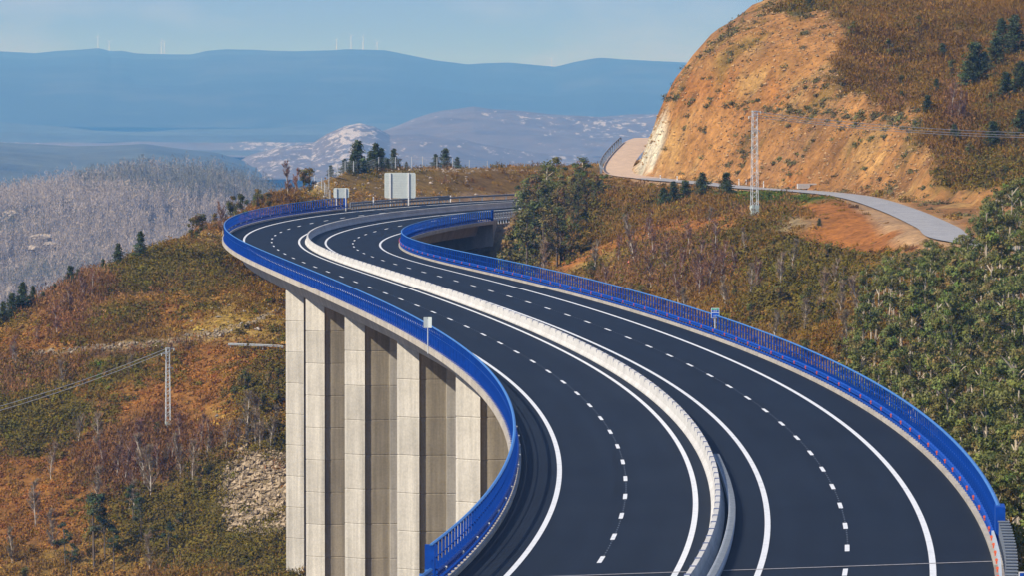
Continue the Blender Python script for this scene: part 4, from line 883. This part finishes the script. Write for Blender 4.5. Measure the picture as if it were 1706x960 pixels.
# ------------------------------------------------------------------ trees
def blob_leaves(cs, rs, n, lr, sq=.75, outward=.5):
    out = []
    for c, r in zip(cs, rs):
        d = rng.normal(size=(n, 3)); d /= np.linalg.norm(d, axis=1, keepdims=True); q = np.array(c) + d * (rng.random((n, 1)) ** outward) * r * [1, 1, sq]
        out.append(q)
    q = np.concatenate(out); global OUTN; OUTN = q - np.repeat(np.array(cs), n, 0) + [0, 0, .35]; return q
def tint(n, base, var=.25):
    return np.clip(np.array(base)[None] * (1 + var * rng.normal(size=(n, 1))) * (1 + .08 * rng.normal(size=(n, 3))), .005, .8)
def proto(kind, seed):
    global rng
    rng = np.random.default_rng(seed); r = random.Random(seed); tr = MB()
    cs, rs = [], []
    if kind == 'eucalyptus':
        H = 13.; lean = [r.uniform(-.6, .6), r.uniform(-.6, .6)]; pt = lambda z: np.array([lean[0] * (z / H) ** 1.5 + .15 * math.sin(z * .6 + seed), lean[1] * (z / H) ** 1.5 + .12 * math.cos(z * .5), z])
        zs = np.linspace(-.5, H * .93, 24); tr.tube([pt(z) for z in zs], [.20 - .16 * max(z, 0) / H for z in zs], 6)
        for k in range(11):
            z = H * r.uniform(.50, .90); a = r.uniform(0, 6.28); L = r.uniform(.8, 2.3) * (1.15 - .6 * z / H); p0 = pt(z); p1 = p0 + np.array([math.cos(a) * L * .55, math.sin(a) * L * .55, L * .55]); p2 = p1 + np.array([math.cos(a) * L * .4, math.sin(a) * L * .4, L * .25])
            tr.tube([p0, p1, p2], [.07, .045, .015], 4); cs.append(p2); rs.append(r.uniform(.4, .8))
            for _k in range(2): cs.append(p2 + np.array([r.uniform(-.8, .8), r.uniform(-.8, .8), r.uniform(-.2, .45)])); rs.append(r.uniform(.3, .6))
            if r.random() < .5: cs.append(p1 + np.array([0, 0, .3])); rs.append(r.uniform(.35, .6))
        for k in range(3):      # bare dead stubs low on the stem
            z = H * r.uniform(.25, .5); a = r.uniform(0, 6.28); L = r.uniform(.4, 1.3); tr.tube([pt(z), pt(z) + np.array([math.cos(a) * L, math.sin(a) * L, L * .5])], [.03, .012], 3)
        for k in range(7): cs.append(pt(H * r.uniform(.72, .98)) + np.array([r.uniform(-.6, .6), r.uniform(-.6, .6), 0])); rs.append(r.uniform(.4, .7))
        q = blob_leaves(cs, rs, 62, .2, .55, .45); T = out_tris(q, .06 + .10 * rng.random(len(q)), OUTN, .4)
        ct = np.repeat(tint(len(cs), (.170, .185, .055), .25), 62, 0); ct = np.where(np.repeat(rng.random(len(cs)) < .12, 62)[:, None], np.array([.24, .18, .07]), ct); col = np.clip(ct * (.75 + .5 * rng.random((len(ct), 1))), 0, 1); bm = M['bark']
    elif kind == 'column_tree':
        H = 9.; tr.tube([(0, 0, -.5), (0, 0, H * .5), (0, 0, H * .97)], [.14, .09, .02], 5)
        for k in range(34):
            z = H * r.uniform(.12, .97); a = r.uniform(0, 6.28); L = r.uniform(.3, 1.35) * (1.15 - .75 * z / H); e = np.array([math.cos(a) * L, math.sin(a) * L, z]); tr.tube([(0, 0, max(0., z - L * .5)), e], [.03, .01], 3, False); cs.append(e); rs.append(r.uniform(.3, .7))
        q = blob_leaves(cs, rs, 62, .2, .8, .5); T = out_tris(q, .06 + .10 * rng.random(len(q)), OUTN, .45); pal = [(.15, .15, .05), (.21, .155, .06), (.11, .13, .048)][seed % 3]
        ct = np.repeat(tint(len(cs), pal, .25), 62, 0); col = ct * (.7 + .6 * rng.random((len(ct), 1))); bm = M['bark_dark']
    elif kind == 'conifer':
        H = 6.; tr.tube([(0, 0, -.4), (0, 0, H + .3)], [.10, .02], 5)
        z = .5; qs = []; cols = []
        while z < H:
            rr = (1 - z / H) ** .75 * 1.75 * r.uniform(.6, 1.3) + .15; nb = r.randint(5, 7); a0 = r.uniform(0, 6.28)
            for k in range(nb):
                a = a0 + k * 6.28 / nb + r.uniform(-.3, .3); L = rr * r.uniform(.6, 1.15); e = np.array([math.cos(a) * L, math.sin(a) * L, z + L * .28])
                tr.tube([(0, 0, z), e], [.025, .008], 3, False); n = int(14 + 30 * L); u = rng.random((n, 1)) ** .7
                qs.append(np.array([[0, 0, z]]) * (1 - u) + e * u + rng.normal(size=(n, 3)) * [.14, .14, .12]); cols.append(tint(1, (.085, .11, .048), .3).repeat(n, 0))
            z += r.uniform(.38, .55) * (1.1 - .5 * z / H)
        q = np.concatenate(qs); T = rand_tris(q, .07 + .09 * rng.random(len(q))); col = np.concatenate(cols) * (.7 + .6 * rng.random((len(q), 1))); bm = M['bark_dark']
    elif kind == 'pine':
        H = 8.; lean = r.uniform(-.4, .4); tr.tube([(0, 0, -.5), (lean * .4, 0, H * .5), (lean, 0, H * .95)], [.15, .11, .03], 6)
        for k in range(8):
            z = H * r.uniform(.5, .95); a = r.uniform(0, 6.28); L = r.uniform(.9, 2.) * (1.25 - z / H * .8); p0 = np.array([lean * z / H, 0, z]); p2 = p0 + np.array([math.cos(a) * L, math.sin(a) * L, L * .3]); tr.tube([p0, p2], [.05, .015], 4); cs.append(p2); rs.append(r.uniform(.45, .85))
        cs.append(np.array([lean, 0, H * .97])); rs.append(.6)
        q = blob_leaves(cs, rs, 130, .2, .6, .4); T = out_tris(q, .08 + .10 * rng.random(len(q)), OUTN, .45); ct = np.repeat(tint(len(cs), (.07, .095, .045), .2), 130, 0); col = ct * (.75 + .5 * rng.random((len(ct), 1))); bm = M['bark_dark']
    elif kind in ('birch', 'greybare'):
        H = 6.5; pts = [np.array([0, 0, -.4])]; d = np.array([r.uniform(-.12, .12), r.uniform(-.12, .12), 1.]); 
        for k in range(6): pts.append(pts[-1] + d * H / 6); d = d + np.array([r.uniform(-.1, .1), r.uniform(-.1, .1), 0])
        tr.tube(pts, [.09 * (1 - k / 7.) + .01 for k in range(7)], 5); tips = []
        for k in range(26):
            i = r.randint(1, 5); p0 = pts[i] + (pts[i + 1 if i < 6 else i] - pts[i]) * r.random(); a = r.uniform(0, 6.28); L = r.uniform(.8, 2.2) * (1.1 - i * .09); e = p0 + np.array([math.cos(a) * L * .5, math.sin(a) * L * .5, L * .8]); tr.tube([p0, (p0 + e) / 2 + [0, 0, -.05], e], [.028, .02, .008], 3, False); tips.append((p0, e))
        n = 2200; idx = rng.integers(0, len(tips), n); A = np.array([t_[0] for t_ in tips])[idx]; B = np.array([t_[1] for t_ in tips])[idx]; u = .25 + .85 * rng.random((n, 1)); q = A + (B - A) * u
        dr = rng.normal(size=(n, 3)) * .5 + [0, 0, .9]; dr[:, :2] += (B - A)[:, :2] * .3; dr /= np.linalg.norm(dr, axis=1, keepdims=True); L = .25 + .45 * rng.random((n, 1)); sd = rng.normal(size=(n, 3)) * .018
        T = np.stack([q - sd, q + sd, q + dr * L], 1); base = (.30, .17, .115) if kind == 'birch' else (.34, .26, .18); col = tint(n, base, .2); bm = M['bark_pale']
    else:   # shrub_tree : brownish green small bushy tree
        H = 5.; tr.tube([(0, 0, -.4), (0, 0, H * .5), (0, 0, H * .85)], [.10, .07, .02], 5)
        for k in range(13):
            z = H * r.uniform(.15, .9); a = r.uniform(0, 6.28); L = r.uniform(.3, 1.25) * (1.2 - z / H * .8); e = np.array([math.cos(a) * L, math.sin(a) * L, z]); tr.tube([(0, 0, z * .7), e], [.04, .012], 3, False); cs.append(e); rs.append(r.uniform(.4, .8))
        q = blob_leaves(cs, rs, 80, .2, .9, .5); T = out_tris(q, .09 + .11 * rng.random(len(q)), OUTN, .45); pal = [(.15, .14, .042), (.23, .155, .055), (.12, .13, .045)]
        ct = np.concatenate([tint(1, pal[r.randint(0, 2)], .2).repeat(80, 0) for _ in cs]); col = ct * (.75 + .5 * rng.random((len(ct), 1))); bm = M['bark_dark']
    tm = tr.mesh(kind + '_trunk'); tm.materials.append(bm); cm = trimesh(kind + '_crown', T, col); cm.materials.append(M['leaf']); return tm, cm, H
PR = {k: [proto(k, 100 * i + j) for j in range(n)] for i, (k, n) in enumerate((('eucalyptus', 8), ('conifer', 5), ('pine', 4), ('birch', 4), ('greybare', 4), ('shrub_tree', 6), ('column_tree', 6)))}
NAME = dict(eucalyptus='eucalyptus_tree', conifer='conifer_tree', pine='pine_tree', birch='birch_tree', greybare='bare_tree', shrub_tree='bushy_tree', column_tree='columnar_tree')
trees = []
def tree(kind, p, h, label, group, cat='tree', j=None, wide=1.):
    tm, cm, H = PR[kind][len(trees) % len(PR[kind]) if j is None else j]
    k = h / H; t = empty(NAME[kind], p, random.uniform(0, 6.28), label=label, cat=cat, group=group); t.scale = (k * wide, k * wide, k)
    for nm, me in (('trunk', tm), ('crown', cm)): o = bpy.data.objects.new(nm, me); C.objects.link(o); o.parent = t
    trees.append(t); return t
ORDW = ['leftmost', 'second from the left', 'third from the left', 'fourth from the left', 'fifth from the left', 'sixth from the left', 'seventh from the left', 'eighth from the left', 'ninth from the left', 'tenth from the left'] + ['%s from the left' % w for w in ('eleventh', 'twelfth', 'thirteenth', 'fourteenth', 'fifteenth', 'sixteenth', 'seventeenth', 'eighteenth', 'nineteenth', 'twentieth', 'twenty-first', 'twenty-second', 'twenty-third', 'twenty-fourth', 'twenty-fifth', 'twenty-sixth', 'twenty-seventh', 'twenty-eighth', 'twenty-ninth', 'thirtieth', 'thirty-first', 'thirty-second', 'thirty-third', 'thirty-fourth', 'thirty-fifth', 'thirty-sixth', 'thirty-seventh', 'thirty-eighth', 'thirty-ninth', 'fortieth')]
def row(kind, items, desc, group, Yf, jit=0, wide=1.):
    """items: (px, py_top, py_foot or None, Y or None)"""
    items = sorted(items, key=lambda a: a[0])
    for k, it in enumerate(items):
        x, yt, yb, Y = it
        if Y is None:
            g = hit(x, yb, 300)
            if g is None: g = ground_at(x, yb, Yf)
        elif Yf in (620,) or desc.startswith('dark bushy tree on the upper'): g = ground_at(x, yb, float(np.interp(x, [c_[0] for c_ in CREST], [c_[2] for c_ in CREST])) - 1.)
        else: g = ground_at(x, yb, Y)
        top = P(x, yt, g[1])[2]; h = max(.8, top - g[2])
        tree(kind, g - [0, 0, .1], h, '%s, %s' % (desc, ORDW[k]), group, wide=wide)
# pines on the mound
row('conifer', [(x, y, 288, crY(x) + 2.5) for x, y in ((551, 274), (574, 264), (588, 255), (596, 234), (605, 264), (618, 250), (626, 237), (636, 246), (656, 247), (666, 271), (677, 268), (695, 281), (726, 256), (742, 246), (762, 261), (718, 279), (752, 272), (583, 270), (645, 262), (612, 268))], 'dark young conifer behind the fence on top of the earth mound', 'conifers along the mound top', 800, wide=1.35)
# conifers along the left ridge
row('conifer', [(5, 503, 531, 603), (20, 488, 524, 606), (38, 470, 516, 609), (55, 476, 508, 611), (72, 486, 502, 612), (91, 472, 494, 615), (117, 441, 483, 622), (130, 448, 475, 624), (197, 404, 440, 645), (234, 385, 420, 650), (172, 430, 452, 637), (-8, 510, 536, 600), (30, 492, 520, 606), (48, 492, 512, 610), (84, 490, 498, 614)], 'dark conifer standing on the crest of the left hillside', 'conifers on the left crest', 620, wide=1.15)
row('shrub_tree', [(320, 358, 385, 672), (333, 350, 378, 676), (357, 352, 372, 682), (388, 322, 352, 700), (404, 318, 346, 704), (430, 310, 334, 714), (446, 318, 330, 716), (505, 277, 292, 744), (516, 276, 290, 748)], 'dark bushy tree on the upper part of the left hillside crest', 'bushy trees on the left crest', 700)
row('birch', [(480, 273, 303, 732), (488, 280, 299, 736), (372, 338, 372, 690), (104, 490, 535, None), (118, 480, 530, None), (140, 455, 505, None), (152, 452, 498, None), (96, 505, 560, None), (60, 540, 570, None), (20, 560, 610, None), (195, 720, 800, None), (208, 730, 810, None), (225, 700, 790, None), (178, 735, 800, None), (262, 735, 800, None), (300, 690, 750, None), (330, 690, 755, None), (352, 700, 760, None), (285, 720, 780, None), (215, 790, 850, None)], 'leafless reddish purple birch on the left hillside', 'reddish birches on the left hillside', 600)
row('greybare', [(240, 728, 815, None), (250, 745, 830, None), (166, 690, 760, None), (300, 725, 800, None), (320, 735, 805, None), (275, 740, 790, None), (410, 655, 745, None), (433, 690, 752, None), (452, 680, 752, None), (395, 700, 750, None), (375, 700, 755, None), (105, 600, 650, None), (28, 575, 620, None), (85, 740, 800, None), (60, 800, 880, None), (130, 690, 740, None), (215, 590, 625, None), (345, 720, 765, None), (160, 780, 850, None), (88, 850, 920, None), (225, 800, 860, None), (250, 890, 955, None), (20, 880, 940, None), (425, 665, 740, None)], 'slender leafless grey tree on the lower left hillside', 'bare grey trees on the left hillside', 560)
row('pine', [(109, 870, 950, None), (157, 822, 948, None), (175, 845, 940, None), (235, 828, 905, None), (222, 808, 880, None), (190, 880, 955, None), (118, 905, 975, None), (280, 870, 930, None)], 'dark pine with a bare trunk low on the left hillside', 'pines low on the left hillside', 510)
row('shrub_tree', [(408, 610, 660, None), (447, 616, 660, None), (438, 650, 695, None), (460, 640, 680, None), (425, 658, 690, None), (262, 700, 735, None), (232, 840, 875, None), (330, 790, 830, None), (345, 760, 800, None), (250, 870, 910, None), (150, 860, 905, None), (110, 600, 630, None), (390, 640, 668, None), (40, 940, 985, None), (300, 850, 890, None), (465, 610, 640, None)], 'dense dark green bush tree on the hillside left of the piers', 'green bush trees left of the piers', 540)
# cluster beside the far abutment
row('shrub_tree', [(855, 378, 420, 668), (848, 392, 425, 662), (870, 340, 388, 700), (882, 318, 372, 712), (893, 300, 360, 715), (905, 300, 375, 705), (925, 318, 380, 705), (915, 345, 400, 690), (938, 300, 372, 712), (950, 292, 365, 716), (958, 300, 385, 700), (972, 290, 370, 712), (985, 290, 368, 716), (1000, 298, 350, 722), (1015, 302, 350, 720), (896, 360, 420, 670), (930, 375, 430, 668), (955, 350, 410, 680), (975, 345, 400, 690), (1040, 305, 345, 722), (880, 380, 425, 665), (908, 390, 440, 655), (945, 400, 440, 655), (1000, 340, 385, 700), (1030, 330, 370, 705)], 'brownish green bushy tree beside the far bridge end', 'bushy trees beside the far bridge end', 700)
row('column_tree', [(872, 300, 420, 668), (884, 292, 425, 672), (896, 286, 415, 680), (908, 292, 432, 664), (918, 300, 420, 676), (928, 308, 440, 660), (890, 330, 440, 655), (940, 296, 405, 688), (952, 288, 395, 694), (963, 284, 400, 690), (975, 292, 390, 696), (988, 300, 385, 700), (934, 340, 440, 656), (878, 345, 440, 652), (1002, 306, 380, 704), (960, 340, 420, 674), (905, 340, 445, 650), (1020, 308, 365, 712)], 'tall narrow dark green tree by the far bridge end', 'columnar trees at the far bridge end', 700, wide=1.15)
row('eucalyptus', [(912, 262, 345, 722), (965, 258, 345, 726), (948, 282, 350, 722), (976, 268, 345, 726), (890, 290, 365, 712), (1003, 288, 345, 724), (932, 284, 360, 718), (925, 330, 410, 690), (895, 322, 400, 690)], 'slender tree rising above the clump beside the far bridge end', 'slender trees beside the far bridge end', 700, wide=1.2)
row('conifer', [(1105, 312, 358, 682), (1122, 302, 356, 682), (1141, 299, 350, 684), (1170, 286, 335, 690), (1210, 285, 328, 684), (1212, 300, 335, 680), (1186, 322, 345, 680), (1365, 362, 405, 575), (1112, 326, 362, 680)], 'young conifer on the slope below the service road', 'conifers below the service road', 690, wide=1.5)
row('conifer', [(1625, 68, 140, None), (1612, 100, 150, None), (1660, 60, 115, None), (1690, 25, 95, None), (1668, 30, 80, None), (1545, 156, 188, None), (1700, 100, 150, None), (1676, 118, 165, None), (1560, 130, 160, None), (1590, 205, 240, None), (1350, -10, 16, None), (1640, 85, 130, None), (1655, 200, 250, None), (1700, 180, 230, None), (1503, 150, 175, None), (1570, 70, 100, None)], 'dark conifer on the brown hillside above the cutting', 'conifers above the cutting', 700, wide=1.5)
row('birch', [(1585, 140, 200, None), (1595, 150, 205, None), (1605, 155, 205, None), (1030, 395, 440, None), (1060, 390, 450, None), (1090, 380, 440, None), (1110, 400, 460, None), (1135, 410, 470, None), (1160, 400, 480, None), (1180, 420, 490, None), (1130, 450, 510, None), (1200, 400, 470, None), (1085, 420, 480, None), (1165, 440, 500, None), (1010, 440, 490, None), (1225, 410, 460, None), (1260, 430, 490, None), (1150, 375, 430, None), (1080, 350, 400, None), (1190, 370, 430, None)], 'leafless reddish birch on the right hillside', 'reddish birches on the right hillside', 620)
row('greybare', [(905, 400, 460, 640), (990, 400, 455, None), (1050, 360, 420, None), (1140, 480, 540, None), (1210, 460, 520, None), (1250, 440, 500, None), (1300, 420, 480, None), (1320, 400, 455, None), (1370, 450, 520, None), (1400, 470, 540, None), (1340, 500, 560, None), (1290, 520, 580, None), (1390, 430, 480, None), (1410, 520, 600, None), (1240, 380, 420, None), (1430, 460, 540, None), (1180, 345, 385, None)], 'slender leafless grey tree on the right hillside', 'bare grey trees on the right hillside', 560)
row('shrub_tree', [(1265, 440, 485, None), (1298, 470, 515, None), (1322, 430, 470, None), (1345, 470, 520, None), (1372, 500, 550, None), (1250, 500, 540, None), (1310, 520, 565, None), (1395, 560, 610, None), (1340, 560, 605, None), (1405, 440, 485, None), (1432, 505, 560, None), (1225, 470, 505, None), (1070, 470, 505, None), (1115, 430, 462, None), (1040, 350, 385, None), (1380, 400, 440, None), (1290, 395, 425, None), (985, 430, 470, None)], 'dark green rounded bush tree on the right hillside', 'bush trees on the right hillside', 600)
row('shrub_tree', [(1480, 60, 100, None), (1530, 20, 55, None), (1585, 95, 130, None), (1615, 230, 265, None), (1570, 215, 245, None), (1650, 150, 190, None), (1690, 210, 255, None), (1420, 30, 60, None), (1500, 120, 150, None), (1672, 270, 310, None)], 'dark olive bush tree on the brown slope above the cutting', 'bush trees above the cutting', 700)
# eucalyptus stand right of the bridge
rng = np.random.default_rng(11); pts = []
for _ in range(60000):
    x, y = rng.uniform(22, 62), rng.uniform(225, 505)
    if len(pts) and (((np.array(pts) - [x, y]) * [1, .75]) ** 2).sum(1).min() < 2.75 ** 2: continue
    pts.append((x, y))
pts = np.array(pts); s, o = road_so(pts[:, 0], pts[:, 1]); pts = pts[np.abs(o) > 17.5]
Z = tz(pts[:, 0], pts[:, 1]); px, py = proj(np.stack([pts[:, 0], pts[:, 1], Z], 1))
dsr, _u = near_sr(pts[:, 0], pts[:, 1])
cnt = 0
cand = list(zip(map(tuple, pts), Z, px, py, dsr)); random.Random(3).shuffle(cand)
for (x, y), z, a, b_, dd in cand:
    h = rng.uniform(11.5, 17)
    bd = np.interp(a, [1340, 1400, 1425, 1450, 1480, 1545, 1600, 1640, 1660, 1706, 1800], [640, 560, 500, 440, 415, 392, 398, 340, 300, 272, 240]) + rng.uniform(0, 26)
    lim = -(bd - HOR) / F * y - z; h = min(h, lim)
    if h < 4.5 or a < 1385 or a > 1790 or dd < 4 or b_ < 380: continue
    lo_ = proj(np.array([x, y, z + h * .9]))[1]
    if lo_ > 985: continue
    if a < 1450 and rng.random() < .35: continue
    if cnt >= 295: break
    rgn = ('beside the right blue railing' if abs(a - np.interp(y, [200, 250, 300, 400], [1650, 1560, 1400, 1200])) < 110 else 'near the end of the service road' if y > 440 else 'by the right frame edge' if a > 1640 else 'in the middle of the stand')
    tree('eucalyptus', (x, y, z - .1), h, 'slender olive green eucalyptus %s' % rgn, 'eucalyptus stand right of the bridge, %s' % rgn, wide=rng.uniform(.68, .98)); cnt += 1
for t in trees:
    if t.name.startswith('bare_tree') and 'eucalyptus' in t['label']: t['label'] = t['label'].replace('slender olive green eucalyptus', 'pale leafless tree among the eucalyptus'); t['group'] = 'leafless trees' + t['group'][len('eucalyptus'):]

# ------------------------------------------------------------------ haze
mb = MB(); x, y0, y1, z0, z1 = 28500, -6800, 42800, VF - 2.5, 290.
mb.box((0, (y0 + y1) / 2, (z0 + z1) / 2), (x, (y1 - y0) / 2, (z1 - z0) / 2))
hm_ = bpy.data.materials.new('haze'); hm_.use_nodes = True; nt = hm_.node_tree
for n_ in list(nt.nodes): nt.nodes.remove(n_)
out = nt.nodes.new('ShaderNodeOutputMaterial'); pv = nt.nodes.new('ShaderNodeVolumePrincipled')
pv.inputs['Color'].default_value = (.15, .44, 1., 1); pv.inputs['Absorption Color'].default_value = (1, 1, 1, 1); pv.inputs['Density'].default_value = 1.02e-4; pv.inputs['Anisotropy'].default_value = 0.
nt.links.new(pv.outputs[0], out.inputs['Volume'])
mb.build('haze', hm_, kind='stuff')

# ------------------------------------------------------------------ camera, light, world
sc = bpy.context.scene
cam = bpy.data.cameras.new('camera'); co = bpy.data.objects.new('camera', cam); C.objects.link(co); sc.camera = co
cam.sensor_width = 36; cam.lens = F / 1706 * 36; cam.clip_start = 1; cam.clip_end = 60000
co.location = (0, 0, 0); co.rotation_euler = (math.pi / 2 - TH, 0, 0)
EL, AZ = math.radians(38), (-.86, -.51)      # towards the sun: left, a little behind the camera
d = np.array([AZ[0], AZ[1], 0]); d = d / np.linalg.norm(d) * math.cos(EL); d[2] = math.sin(EL)
sl = bpy.data.lights.new('sun', 'SUN'); sl.energy = 5.0; sl.angle = math.radians(.53); sl.color = (1., .915, .80)
so = bpy.data.objects.new('sun', sl); C.objects.link(so)
from mathutils import Vector
so.rotation_euler = Vector(d).to_track_quat('Z', 'Y').to_euler()
w = bpy.data.worlds.new('World'); sc.world = w; w.use_nodes = True; nt = w.node_tree
sky = nt.nodes.new('ShaderNodeTexSky'); sky.sky_type = 'NISHITA'; sky.sun_disc = False; sky.sun_elevation = EL; sky.sun_rotation = math.atan2(d[0], d[1]); sky.air_density = 1.; sky.dust_density = .0; sky.ozone_density = 2.6; sky.altitude = 300
bg = nt.nodes['Background']; bg.inputs['Strength'].default_value = .15
tc = nt.nodes.new('ShaderNodeTexCoord'); va = nt.nodes.new('ShaderNodeVectorMath'); va.operation = 'ADD'; va.inputs[1].default_value = (0, 0, .30)
nt.links.new(tc.outputs['Generated'], va.inputs[0]); nt.links.new(va.outputs[0], sky.inputs['Vector'])
mp = nt.nodes.new('ShaderNodeMapping'); mp.inputs['Scale'].default_value = (1, 1, 3.2); nt.links.new(tc.outputs['Generated'], mp.inputs['Vector'])
cn = nt.nodes.new('ShaderNodeTexNoise'); cn.inputs['Scale'].default_value = 14.; cn.inputs['Detail'].default_value = 8; cn.inputs['Roughness'].default_value = .55; nt.links.new(mp.outputs['Vector'], cn.inputs['Vector'])
cr = ramp(nt, cn.outputs['Fac'], [(.46, (0, 0, 0)), (.72, (.40, .40, .40))])
cm_ = mix(nt, sky.outputs[0], (4.8, 5.4, 6.4), cr.outputs['Color'])
cm_ = mix(nt, cm_, (1., .975, 1.07), 1., 'MULTIPLY'); nt.links.new(cm_, bg.inputs['Color'])
sc.view_settings.view_transform = 'Standard'; sc.view_settings.look = 'None'; sc.view_settings.exposure = .20; sc.view_settings.gamma = 1
sc.cycles.use_denoising = True; sc.cycles.max_bounces = 5; sc.cycles.diffuse_bounces = 2; sc.cycles.volume_bounces = 0; sc.cycles.transparent_max_bounces = 4
sc.render.use_motion_blur = False
